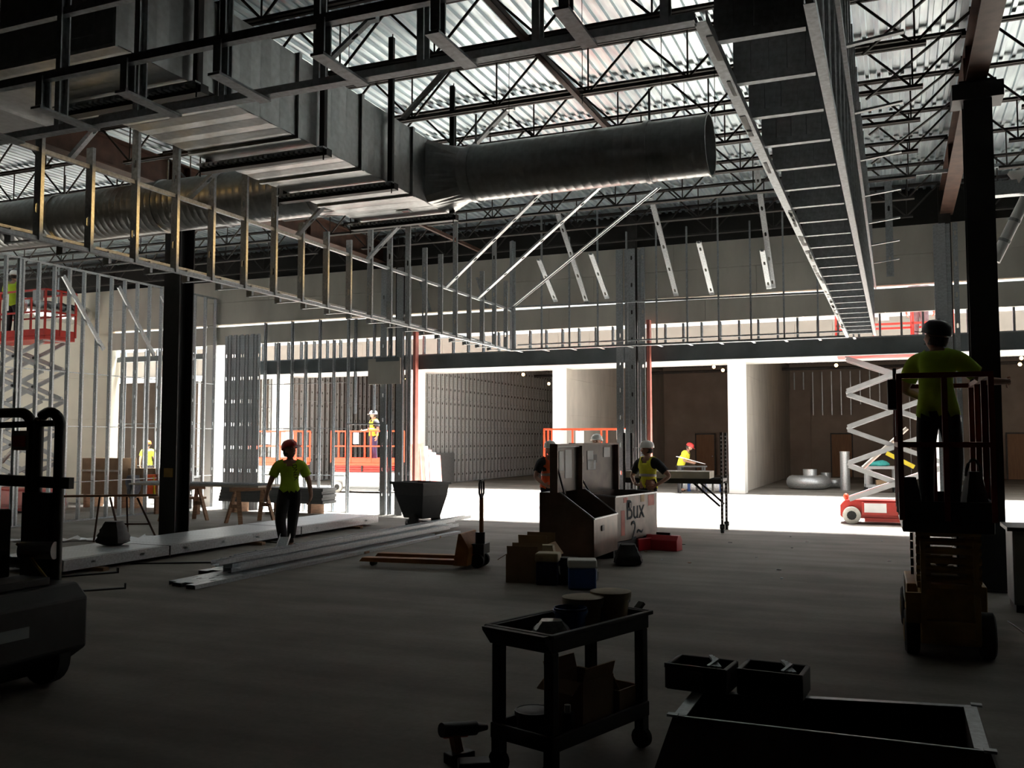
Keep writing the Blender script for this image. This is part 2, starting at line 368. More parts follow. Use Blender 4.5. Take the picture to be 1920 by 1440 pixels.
def pier(x0, x1, label, red=True, lip=None):
    p = thing('stud_pier', label, 'stud pier', ((x0 + x1) / 2, 20.02, 0))
    w = x1 - x0; h = w / 2
    for i, dx in enumerate((-h, -h + .2, h - .42, h - .16)):
        stud(p, dx, .02, 0, 6.1, 0, w=.15, first=.5)
    stud(p, -h + .1, -.12, 0, 6.1, R(90), w=.15, first=.5); stud(p, h - .28, -.12, 0, 6.1, R(90), w=.15, first=.4)
    stud(p, h - .03, -.12, 0, 6.1, R(90), w=.09, first=.4)
    MB().b2((-.11, .1, 0), (.11, .17, 6.9)).build('column_core', primer, p)
    if red: MB().b2((h + .02, .0, 0), (h + .09, .16, 4.5)).build('edge_strip', pinkp, p)
    return p
pier(-11.8, -10.95, 'wide galvanised stud pier with salmon edge behind the black tilt truck')
pier(-5.74, -5.08, 'tall galvanised stud pier beside the man in the yellow vest')
pier(.8, 1.2, 'narrow stud pier behind the dark right-hand column', red=False)
stud_between(None, (0, 0, 0), (0, 0, 1)) if False else None
hd = thing('header_beam', 'long dark grey steel header beam over the shop-front openings', 'beam', (-4, YB, 3.76))
MB().b2((-12.3, -.1, -.17), (13, .1, .16)).build('tube', tube_m, hd)
MB().b2((-12.3, -.12, -.185), (13, .12, -.17)).build('flange', tube_m, hd)
cr = thing('cripple_stud_row', 'row of short studs standing on the grey header beam', 'studs', (-4, YB + .02, 3.925))
x = -16.1
while x < 7:
    if not (-11.9 < x < -10.85 or -5.8 < x < -5.0): stud(cr, x + 4, 0.04, 0, .5, 0, first=.25)
    x += .406
track(cr, (-12.2, .04, .003), (12, .04, .003))
# opening at the far left: full-height studs in the shop-front line
lw = thing('stud_wall', 'brightly lit full-height studs in the far left opening past the cream wall', 'stud wall', (-19, 20.5, 0))
for i in range(8): stud(lw, -1.85 + i * .43, .1, 0, 4.43, 0, w=.15, first=.3)
MB().b2((-2, .0, 4.1), (1.35, .2, 4.25)).build('head_plate', tube_m, lw); track(lw, (-2, .1, .002), (1.8, .1, .002), w=.155)
for z in (1.1, 2.3): rail(lw, (-2, .1, z), (1.8, .1, z), .02, .02)
we = thing('wall_end_column', 'tall bright white boxed wall end beside the upright stud bundle', 'column', (-17.47, 20.75, 0))
MB().b2((-.16, -.35, 0), (.16, .6, 5.35)).build('drywall_box', drywall_w, we); MB().b2((.16, -.36, 0), (.19, -.3, 5.35)).build('corner_bead', drywall_w, we)
sbd = thing('stud_bundle', 'bundle of studs standing upright beside the white boxed wall end', 'stud bundle', (-15.98, 19.95, 0))
for i in range(12): stud(sbd, -.6 + i * .094, .012 * (i % 3), 0, 4.62 + .03 * (i % 2), R(90), w=.092, first=.42, holes=(i % 3 != 1))
# stud partitions in the shops across the concourse
def partition(x, label, y0=33.2, y1=49.4, z=5.6, step=.406):
    p = thing('stud_wall', label, 'stud wall', (x, 41, 0))
    y = y0
    while y < y1: stud(p, 0, y - 41, 0, z, R(90), w=.15, step=.61, first=.35, mat=galv_m); y += step
    track(p, (0, y0 - 41, .002), (0, y1 - 41, .002), w=.155); track(p, (0, y0 - 41, z), (0, y1 - 41, z), w=.155, up=-1)
    for zz in (1.2, 2.4, 3.6): rail(p, (-.0, y0 - 41, zz), (.0, y1 - 41, zz), .016, .016)
    return p
pa = partition(-17.8, 'long open stud partition across the concourse behind the pallet jack handle')
MB().b2((-.1, -8.35, 0), (.3, -7.9, 4.575)).build('end_cap', drywall_w, pa)
MB().b2((.16, -7.2, 0), (.19, -5.0, 1.3)).build('metal_sheet', galv, pa)
pb = partition(-24.4, 'open stud partition across the concourse behind the orange lifts')
MB().b2((-.25, -8.35, 0), (.35, -7.8, 4.575)).build('end_cap', drywall_w, pb)
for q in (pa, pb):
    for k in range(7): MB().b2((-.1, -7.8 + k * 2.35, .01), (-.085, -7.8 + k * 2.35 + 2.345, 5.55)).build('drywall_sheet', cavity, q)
pc = partition(-31.2, 'open stud partition at the far left beyond the stacked brown boards', step=.61)
MB().b2((.4, -8.2, 0), (.44, 8.4, 5.5)).build('end_cap', drywall_b, pa) if False else None
ps = thing('stud_wall', 'part-boarded stud wall at the back of the dark right-hand shop', 'stud wall', (-2, 49.2, 0))
for i in range(22): stud(ps, -3.2 + i * .45, 0, 0, 5.3, 0, w=.15, mat=galv)
for a, b, z0, z1 in ((-3.6, -1.95, 0, 4.4), (-1.95, .5, 0, 3.1), (-1.95 + 2.0, 1.9, 3.1, 3.62), (.5, 1.9, 0, 3.1)):
    MB().b2((a, -.12, z0), (b - .01, -.09, z1)).build('drywall_sheet', drywall_b, ps)
for i, (x, lab) in enumerate(((-9.28, 'brown wood door behind the man in the red hard hat'), (-2.5, 'brown wood door behind the raised red scissor lift'), (5.3, 'brown wood door at the right edge'))):
    d = structure(MB().b2((x - .47, 49.0, 0.01), (x + .47, 49.06, 2.13)).build('door_%d' % (i + 1), doorw))
    MB().b2((x - .53, 48.98, 0), (x - .47, 49.08, 2.19)).build('jamb', primer, d); MB().b2((x + .47, 48.98, 0), (x + .53, 49.08, 2.19)).build('jamb', primer, d)
    MB().b2((x - .53, 48.98, 2.13), (x + .53, 49.08, 2.2)).build('head', primer, d); MB().ball((x + .38, 48.95, 1.0), .03).build('knob', galv, d)
# far ceilings: pipes and bulbs
for i, (y, z) in enumerate(((38, 5.35), (42, 5.3), (46, 5.25))):
    tag(MB().tube((-31, y, z), (19, y, z), .07, n=8).build('ceiling_pipe', primer), ('nearest', 'middle', 'farthest')[i] + ' of three dark pipes under the ceiling of the far shops', 'pipe', 'pipes under the far shop ceilings')
BULBS = [(-2.35, 43, 5.13), (-1.95, 42.5, 5.35), (-8.45, 43, 5.5), (-7.7, 43, 5.22), (-7.29, 43, 5.06), (4.85, 43, 5.2), (4.9, 44, 5.02), (-16.6, 42, 5.3), (-16.3, 46, 5.1), (-16.0, 40, 4.9), (-16.2, 44, 4.7), (-22.6, 42, 4.45), (-23.3, 42, 5.0), (-21.6, 44, 4.2), (-22.1, 44, 4.2), (-29, 42, 4.3), (-30, 40, 4.4)]
for i, b in enumerate(BULBS):
    o = thing('hanging_bulb', 'lit bulb in the far shops, %s counting from the left' % (lambda r: ['1st','2nd','3rd'][r] if r<3 else '%dth' % (r+1))(sorted(BULBS, key=lambda q: q[0] / q[1]).index(b)), 'light bulb', b, 0, 'bulbs strung in the far shops')
    MB().ball((0, 0, 0), .075, 10, 8).build('bulb', bulb_m, o, smooth=True); MB().tube((0, 0, .07), (0, 0, .16), .03).build('socket', black, o)
    MB().tube((0, 0, .16), (0, 0, 5.75 - b[2]), .008, n=5).build('cord', black, o)
for p in ((-2.1, 42.6, 4.9), (-8, 43, 4.9), (4.9, 43, 4.8), (-15.5, 42, 4.7), (-21.8, 43, 4.2)):
    lamp('bulb_light', 'POINT', p, 9, (1.0, 0.55, 0.22), shadow_soft_size=.1)

# ------------------------------------------------------------------ columns, girders, joists
def column(x, y, h, label, w=.36, z1=None):
    c = thing('steel_column', label, 'column', (x, y, 0))
    for s in (-1, 1): MB().box((0, s * w * .48, h / 2), (w, .022, h)).build('flange', blackm, c)
    MB().box((0, 0, h / 2), (.02, w * .94, h)).build('web', blackm, c)
    MB().box((0, 0, .012), (w + .14, w + .14, .024)).build('base_plate', blackm, c)
    MB().box((0, 0, h - .012), (w + .1, w + .1, .024)).build('cap_plate', blackm, c)
    for a in (-1, 1):
        for b in (-1, 1): MB().tube((a * (w / 2 + .04), b * (w / 2 + .04), .02), (a * (w / 2 + .04), b * (w / 2 + .04), .07), .014, n=6).build('anchor_bolt', blackm, c)
    return c
cl = column(-11.98, 13.1, 6.3, 'black steel column left of the walking man')
MB().box((.02, -.19, 1.25), (.2, .01, .16)).build('sticker', yellowp, cl)
crt = column(1.04, 12.8, 6.3, 'black steel column behind the worker on the dark scissor lift', .32)
MB().box((0, -.02, 6.16), (.58, .42, .2)).build('beam_seat', blackm, crt)
def girder(x, y0, y1, label, mat, z=6.34, h=.5, w=.24):
    g = thing('roof_girder', label, 'beam', (x, y0, z))
    L = y1 - y0
    MB().b2((-w / 2, 0, 0), (w / 2, L, .022)).build('bottom_flange', mat, g); MB().b2((-w / 2, 0, h - .022), (w / 2, L, h)).build('top_flange', mat, g)
    MB().b2((-.008, 0, .02), (.008, L, h - .02)).build('web', mat, g)
    for y in (6.6, 12.8, 13.2, 17): 
        if y0 < y < y1: MB().b2((-w / 2 + .01, y - y0, .02), (w / 2 - .01, y - y0 + .012, h - .02)).build('stiffener', mat, g)
    return g
girder(-11.98, -8, 20.3, 'rust brown roof girder over the left black column', redox)
girder(1.04, -8, 20.3, 'rust brown roof girder over the right black column', redox)
jy = [4.81 + 1.5 * i for i in range(11)]
ordn = ['first', 'second', 'third', 'fourth', 'fifth', 'sixth', 'seventh', 'eighth', 'ninth', 'tenth', 'eleventh']
ZT, ZBc = 6.9, 6.28
jm = list(jy); jm[4] = 11.12; jm[5] = 12.5
vert = MB().tube((0, 0, ZBc), (0, 0, ZT), .012, n=5).mesh('web_bar', primer)
dgs = [MB().tube((0, 0, ZBc), (s * .62, 0, ZT), .0165, n=6).mesh('web_bar', primer) for s in (-1, 1)]
for bay, x0, x1 in (('left', -24.9, -12.1), ('middle', -11.86, .92), ('right', 1.16, 9.4)):
    L = x1 - x0
    chord = {}
    for zc, nm in ((ZT, 'top_chord'), (ZBc, 'bottom_chord')):
        m = MB()
        for s in (-1, 1):
            m.b2((.0 if nm == 'top_chord' else .5, s * .012, zc - .025), (L if nm == 'top_chord' else L - .5, s * .055, zc - .019))
            m.b2((.0 if nm == 'top_chord' else .5, s * .012, zc - .025), (L if nm == 'top_chord' else L - .5, s * .018, zc + .025))
        chord[nm] = m.mesh(nm, primer)
    for i, y in enumerate(jm if bay == 'middle' else jy):
        j = thing('roof_joist', '%s dark open-web joist from the camera in the %s roof bay' % (ordn[i], bay), 'joist', (x0, y, 0), 0, 'open-web joists of the %s roof bay' % bay)
        inst('top_chord', chord['top_chord'], j); inst('bottom_chord', chord['bottom_chord'], j)
        n = int((L - .9) / 1.24)
        for k in range(n + 1):
            xx = .62 + k * (L - 1.24) / n
            inst('web_bar', vert, j, (xx, 0, 0))
            for dg in dgs: inst('web_bar', dg, j, (xx, .008, 0))
        MB().b2((-.1, -.05, 6.83), (.05, .05, 6.88)).build('seat', primer, j); MB().b2((L - .05, -.05, 6.83), (L + .1, .05, 6.88)).build('seat', primer, j)
def brid(x, y0, y1, z, label, mat):
    o = thing('bridging_angle', label, 'bridging', (x, y0, z)); L = y1 - y0
    MB().b2((-.035, 0, 0), (.035, L, .006)).build('leg', mat, o); MB().b2((.029, 0, 0), (.035, L, .07)).build('leg', mat, o)
brid(-3.68, 4.6, 13.0, 6.22, 'brown bridging angle running away under the middle joists above the round duct', redox)
brid(-8.9, 4.6, 19.5, 6.22, 'brown bridging angle left of the rectangular duct', redox)
brid(4.6, 4.6, 19.5, 6.22, 'brown bridging angle in the right roof bay', redox)
for i in range(5):
    y = 9.31 + 1.5 * i
    o = thing('cross_brace', '%s thin dark cross brace between ladder soffit and right girder' % ordn[i], 'brace', (0, 0, 0))
    MB().bar((-.25, y + .2, 6.2), (.95, y - .5, 6.86), .025, .025).build('rod', primer, o)
    MB().box((.95, y - .5, 6.87), (.08, .08, .03)).build('clip', primer, o)
for i, (x, y) in enumerate(((-3.0, 9.2), (-2.4, 10.3), (-1.9, 10.9), (-5.4, 8.4), (-4.6, 11.0), (-2.6, 12.5))):
    tag(MB().tube((x, y, 5.4 + .1 * i), (x, y, 6.96), .004, n=4).build('hanger_wire', blackm), '%s of six thin hanger wires dropping from the middle roof deck' % ordn[i], 'wire', 'hanger wires from the roof deck')

# ------------------------------------------------------------------ bulkhead frames under the roof
ZS = 3.82
bl = thing('bulkhead_frame', 'left bulkhead frame of gilded studs running away under the round duct', 'frame', (-7.9, 4.33, 0))
track(bl, (0, 0, ZS), (0, 14.75, ZS), h=.04, w=.06); rail(bl, (0, 0, 4.74), (0, 14.7, 4.74), .045, .045)
for i in range(23):
    y = 7.26 - 4.33 - 4 * .635 + i * .635
    if y > 14.7: break
    top = 4.98 if 10.6 < y + 4.33 < 12.5 else 6.2 if i % 3 == 0 else 5.35
    if y + 4.33 < 7.6: top = 4.95
    stud(bl, 0, y, ZS, top, R(90), first=.33, step=.8)
    MB().b2((-.4, y - .02, ZS - .0), (0, y + .03, ZS + .012)).build('ledge_bracket', galv, bl)
    stud(bl, -.4, y, ZS, ZS + .16, R(90), holes=False)
rail(bl, (-.4, 0, ZS + .17), (-.4, 14.7, ZS + .17), .04, .03)
def ladder_brace(p0, p1, label, roll=R(90)):
    o = thing('kicker_brace', label, 'brace', p0)
    d = Vector(p1) - Vector(p0); L = round(d.length, 2)
    inst('stud', stud_mesh(L, first=.4, step=.61, w=.064), o, mat4=orient((0, 0, 0), d, roll))
    MB().box(d, (.1, .08, .06)).build('clip', galv, o)
for k, (p0, p1, a, b) in enumerate((((-7.9, 7.03, 4.76), (-6.43, 7.32, 6.3), .49, None), ((-7.9, 8.78, 4.76), (-5.03, 8.29, 6.3), .25, .79), ((-7.9, 11.0, 4.76), (-4.77, 9.68, 6.3), .23, .72),
                                 ((-7.9, 12.92, 4.76), (-4.7, 11.3, 6.3), 1, None), ((-7.9, 15.74, 4.72), (-4.95, 14.27, 6.3), 1, None), ((-7.9, 17.21, 4.72), (-4.66, 15.43, 6.3), 1, None))):
    q0, q1 = Vector(p0), Vector(p1)
    ladder_brace(q0, q0.lerp(q1, a), '%s slanting stud brace from the camera rising off the left bulkhead rail' % ordn[k])
    if b: ladder_brace(q0.lerp(q1, b), q1, '%s upper brace stub between the rectangular duct and the joists' % ordn[k])
o = thing('kicker_brace', 'thin double angle brace rising right from the far corner of the bulkheads', 'brace', (-7.9, 19, 4.8))
MB().bar((0, 0, 0), (4.1, -3.1, 1.5), .03, .03).bar((.06, .0, 0), (4.16, -3.1, 1.5), .012, .03).build('angle', galv, o)
o = thing('work_lamp', 'unseen work lamp on a tripod with added beam-cutting plates, right of the view', 'lamp', (2.2, 14.2, 0))
MB().b2((.02, -.12, 2.9), (.2, .12, 3.1)).build('housing', yellowp, o); MB().tube((.1, 0, .9), (.1, 0, 2.9), .02).build('mast', blackm, o)
for k in range(3): MB().bar((.1, 0, .95), (.1 + .5 * math.cos(k * 2.1), .5 * math.sin(k * 2.1), 0), .025, .025).build('leg', blackm, o)
MB().b2((-.30, -.6, 3.048), (-.295, .4, 3.2)).build('added_beam_plate', blackm, o); MB().b2((-.30, -.6, 2.85), (-.295, .4, 3.031)).build('added_lower_beam_plate', blackm, o); MB().b2((-.3, -.6, 3.195), (.2, .4, 3.2)).build('added_beam_plate_top', blackm, o)  # unseen plates added to cut the lamp beam to a stud-height band
# near front frame
bf = thing('bulkhead_frame', 'near dark bulkhead frame crossing the top of the view in front of the rectangular duct', 'frame', (-4.99, 4.33, 0))
track(bf, (-3.2, 0, ZS), (4.15, 0, ZS), h=.04, w=.07); rail(bf, (-3.2, 0, 4.62), (4.15, 0, 4.62), .05, .05)
rail(bf, (-3.2, -.38, 4.0), (4.6, -.38, 4.0), .05, .05)
for i in range(-4, 7):
    stud(bf, i * .664, 0, ZS, 6.3 if i % 2 else 6.5, 0, w=.075, first=.6)
    if i < 6:
        stud(bf, i * .664 + .28, -.38, ZS - .0, 4.0, 0, w=.07, fl=.05, holes=False)
        MB().b2((i * .664 + .25, -.42, ZS - .02), (i * .664 + .33, .03, ZS - .005)).build('ledge_bracket', galv, bf)
# back frame in front of the shop fronts
bb = thing('bulkhead_frame', 'far bulkhead frame of thin dark studs before the back wall', 'frame', (-7.9, 19, 0))
track(bb, (0, 0, ZS), (7.1, 0, ZS), h=.04); rail(bb, (0, 0, 4.8), (7.0, 0, 4.72), .04, .04)
rail(bb, (0, .42, ZS + .17), (7.2, .42, ZS + .17), .04, .03)
for i in range(12):
    stud(bb, .08 + i * .645, 0, ZS, 6.9 if i % 2 else 6.28, 0, first=.33, fl=.03, w=.05)
    MB().b2((.08 + i * .645, 0, ZS), (.13 + i * .645, .42, ZS + .012)).build('ledge_bracket', galv, bb)
stud(bb, .0, 0, ZS, 6.3, R(45), w=.13)
for i, (p0, p1) in enumerate((((-6.12, 19, 4.8), (-6.12, 17.13, 6.34)), ((-4.16, 19, 4.83), (-4.16, 16.87, 6.4)), ((-2.2, 19, 4.87), (-2.2, 16.7, 6.75)),
               ((-6.83, 19, 4.86), (-6.83, 17.95, 5.6)), ((-5.66, 19, 4.86), (-5.66, 17.87, 5.62)), ((-3.42, 19, 4.81), (-3.42, 17.66, 5.63)), ((-2.28, 19, 4.86), (-2.28, 18.03, 5.45)), ((-9.0, 20.14, 5.0), (-9.3, 20.24, 5.75)), ((-10.55, 20.14, 5.0), (-10.85, 20.24, 5.75)))):
    o = thing('hanging_stud', '%s pale stud slanting down %s the far bulkhead frame' % (('first long', 'second long', 'third long', 'leftmost short', 'second short', 'third short', 'short paired', 'dim', 'dimmest')[i], 'onto' if i < 7 else 'left of'), 'stud', p0)
    d = Vector(p1) - Vector(p0)
    inst('stud', stud_mesh(round(d.length, 2), first=.16, step=.61, w=.1), o, mat4=orient((0, 0, 0), d, R(90)))
    MB().box(d, (.05, .05, .05)).build('clip', galv, o)
# right ladder-like frame
br = thing('bulkhead_frame', 'ladder-like bulkhead frame with paint-splotched lower edge running away on the right', 'frame', (-.82, 4.33, 0))
track(br, (0, 0, ZS), (0, 14.6, ZS), h=.05, w=.058); track(br, (.5, 0, ZS), (.5, 14.6, ZS), h=.05, w=.05)
m = MB(); random.seed(3)
for i in range(60):
    y = random.random() ** .7 * 14; L = .08 + random.random() * .25
    m.box((random.uniform(-.02, .02), y, ZS - .003), (random.uniform(.02, .035), L, .003))
m.build('paint_splotches', white, br)
for i in range(24):
    y = .35 + i * .61
    rail(br, (0, y, ZS + .06), (.5, y, ZS + .06), .05, .05, name='rung')
    for q in range(5): 
        stud(br, .055 + q * .1, y, ZS + .08, 5.35 if i % 2 else 5.6, R(90), w=.098, first=.35 + .23 * ((q * 2 + i * 3) % 4), step=1.3)
    stud(br, .5, y, ZS, 6.2, R(180), w=.08)
rail(br, (.53, 0, 4.75), (.53, 14.6, 4.75), .03, .06); rail(br, (-.02, 0, 4.75), (-.02, 14.6, 4.75), .03, .05)
for i in range(7):
    rail(br, (.5, 3.2 + i * 1.6, 4.9), (.95, 3.2 + i * 1.6, 4.95), .05, .02, name='stub_arm')
o = thing('hung_rail', 'long pale rail with a hanging stud right of the ladder-like frame', 'rail', (-.3, 17.2, 6.42))
MB().b2((-.4, -.02, -.03), (6, .02, .03)).build('rail', galv, o); stud(o, .28, .05, -1.75, 0, R(90), first=.3, step=.9, w=.12)
o = thing('white_pipe', 'white insulated pipe slanting down behind the right column', 'pipe', (1.9, 16.0, 5.55))
MB().tube((-.42, 0, -.95), (.04, 0, 0), .085, n=12).build('pipe', white, o, smooth=True)
for t in (.3, .62): MB().tube((-.42 + .46 * t, 0, -.95 + .95 * t), (-.42 + .46 * t + .02, 0, -.95 + .95 * t + .04), .093, n=12).build('band', greyp, o)
MB().b2((-.45, -.1, .06), (.6, .1, .28)).build('bracket', galv, o)
o = thing('bell_lamp', 'pale bell-shaped lamp hanging at the right edge above the white pipe', 'lamp', (1.9, 16.0, 5.86))
MB().lathe([(.03, .22), (.05, .18), (.16, 0), (.15, 0), (.04, .17)], (0, 0, 0), 16, Matrix.Rotation(R(-60), 4, 'Y')).build('shade', drywall_w, o, smooth=True); MB().tube((.2, 0, .1), (.2, 0, 1.0), .012).build('stem', galv, o)

# ------------------------------------------------------------------ ductwork
dx0, dx1, dz0, dz1 = -7.12, -5.72, 5.0, 5.86
rd = thing('rectangular_duct', 'big galvanised rectangular duct slung under the joists', 'duct', (-6.42, 5.45, 5.0))
def duct_box(y0, y1, parent):
    """one 1.2 m duct section, four sides of creased panels with flanged ends"""
    hw = .7; H = .86; n = 4; st = (y1 - y0) / n
    for i in range(n):
        a = y0 + i * st; b = a + st; c = (a + b) / 2; g = .006
        for nm, pts in (('bottom_panel', ((-hw, a + g, 0), (hw, a + g, 0), (hw, c, -.009), (hw, b - g, 0), (-hw, b - g, 0), (-hw, c, -.009))),
                        ('side_panel', ((hw, a + g, 0), (hw, b - g, 0), (hw + .006, c, 0), (hw + .006, c, H), (hw, b - g, H), (hw, a + g, H)))):
            m = MB()
            if nm == 'bottom_panel': m.add(pts, ((0, 1, 2, 5), (5, 2, 3, 4)))
            else: m.add(pts, ((0, 2, 3, 5), (2, 1, 4, 3)))
            m.build(nm, galv_duct, parent)
            if nm == 'side_panel':
                m2 = MB(); m2.add([(-p[0], p[1], p[2]) for p in pts], ((0, 5, 3, 2), (2, 3, 4, 1))); m2.build(nm, galv_duct, parent)
    MB().b2((-hw + .002, y0, .004), (hw - .002, y1, H - .002)).build('duct_core', galv_duct, parent)
    for y in (y0 + .013, y1 - .013):
        m = MB()
        m.b2((-hw - .03, y - .012, -.03), (hw + .03, y + .012, 0)); m.b2((-hw - .03, y - .012, H), (hw + .03, y + .012, H + .03))
        m.b2((-hw - .03, y - .012, 0), (-hw, y + .012, H)); m.b2((hw, y - .012, 0), (hw + .03, y + .012, H))
        m.build('flange', galv_duct, parent)
y = 0.0
for k in range(5): duct_box(y, y + 1.24, rd); y += 1.24
MB().b2((-7.8, .0, .0), (-.7, 1.24, .86)).build('branch_elbow', galv_duct, rd, bevel=.01)
for xx in (-1.4, -2.6, -3.8): MB().b2((xx - .012, -.03, -.03), (xx + .012, 1.27, .89)).build('flange', galv_duct, rd)
MB().b2((.2, -.01, .1), (.5, .0, .5)).build('access_panel', galv_duct, rd)
MB().b2((.1, 5.6, -.012), (.3, 5.75, -.008)).build('sticker', paper, rd); MB().b2((.17, 5.64, -.016), (.27, 5.71, -.012)).build('sticker_print', redp, rd)
for i, y in enumerate((6.35, 8.3, 9.75, 11.45)):
    o = thing('trapeze_hanger', '%s dark trapeze hanger strut carrying the rectangular duct' % ordn[i], 'hanger', (-6.42, y, 4.9))
    MB().b2((-.85, -.05, -.02), (.85, .05, .06)).build('strut', blackm, o)
    m = MB()
    for k in range(24): m.b2((-.8 + k * .068, -.12, .02), (-.8 + k * .068 + .04, -.05, .045))
    m.b2((-.85, -.12, .045), (.85, -.05, .06)); m.build('slotted_lip', galv, o)
    for s in (-1, 1): MB().b2((s * .77 - .03, -.03, .06), (s * .77 + .03, .03, 1.9)).build('hanger_post', blackm, o); MB().tube((s * .83, -.08, -.08), (s * .83, -.08, 1.9), .008, n=6).build('threaded_rod', blackm, o)
def round_duct(name, label, x0, x1, y, z, r, trans, bands, openend):
    o = thing(name, label, 'duct', (x0, y, z)); s = 1 if x1 > x0 else -1; L = abs(x1 - x0)
    n = 36; RY = Matrix.Rotation(R(90) * s, 4, 'Y')
    prof = [(r, trans)]
    k = trans
    while k < L - .01:
        k2 = min(k + .12, L); prof += [(r, k2 - .008), (r + .0012, k2 - .004), (r, k2)]; k = k2
    if openend: prof += [(r + .02, L), (r + .02, L + .012), (r - .01, L + .012), (r - .012, trans + .05)]
    MB().lathe(prof, (0, 0, 0), n, RY, cap=False).build('pipe', galv_duct, o, smooth=True)
    # square-to-round fitting
    m = MB(); sq = []; rn = []
    for i in range(n):
        a = 2 * math.pi * i / n; c, sn = math.cos(a), math.sin(a); q = max(abs(c), abs(sn))
        sq.append((.0, .43 * c / q, .43 * sn / q)); rn.append((s * trans, r * c, r * sn))
    m.add(sq + rn, [(i, (i + 1) % n, n + (i + 1) % n, n + i) for i in range(n)])
    m.build('square_to_round_fitting', galv_duct, o)
    for b in bands: MB().lathe([(r, b - .03), (r + .02, b - .03), (r + .02, b + .03), (r, b + .03)], (0, 0, 0), n, RY, cap=False).build('band', galv_duct, o, smooth=True)
    for b in bands: MB().bar((s * b, 0, r + .02), (s * b, 0, 6.25 - z), .03, .005).build('hanger_strap', galv, o)
    return o
round_duct('round_duct', 'dark round duct with open end sticking out right from the rectangular duct', -5.72, -2.02, 11.2, 5.43, .37, .42, (.55, 2.95), True)
round_duct('round_duct', 'long dark round duct with brass gleam running left behind the studs', -7.12, -22, 11.2, 5.5, .40, .5, (.6, 2.2, 3.4, 5.6, 8, 11), False)
o = thing('foil_duct', 'shiny foil-wrapped duct high on the left behind the red lift basket', 'duct', (-21.9, 17.95, 5.45))
m = MB(); prof = [(.27 + .025 * math.sin(i * 2.1) + .012 * math.sin(i * 5.3), i * .13) for i in range(18)]
m.lathe(prof, (0, 0, 0), 18, Matrix.Rotation(R(-90), 4, 'X')); m.build('wrap', foil, o, smooth=True); MB().b2((-.02, 1.2, .28), (.02, 1.24, 1.5)).build('hanger_strap', galv, o)

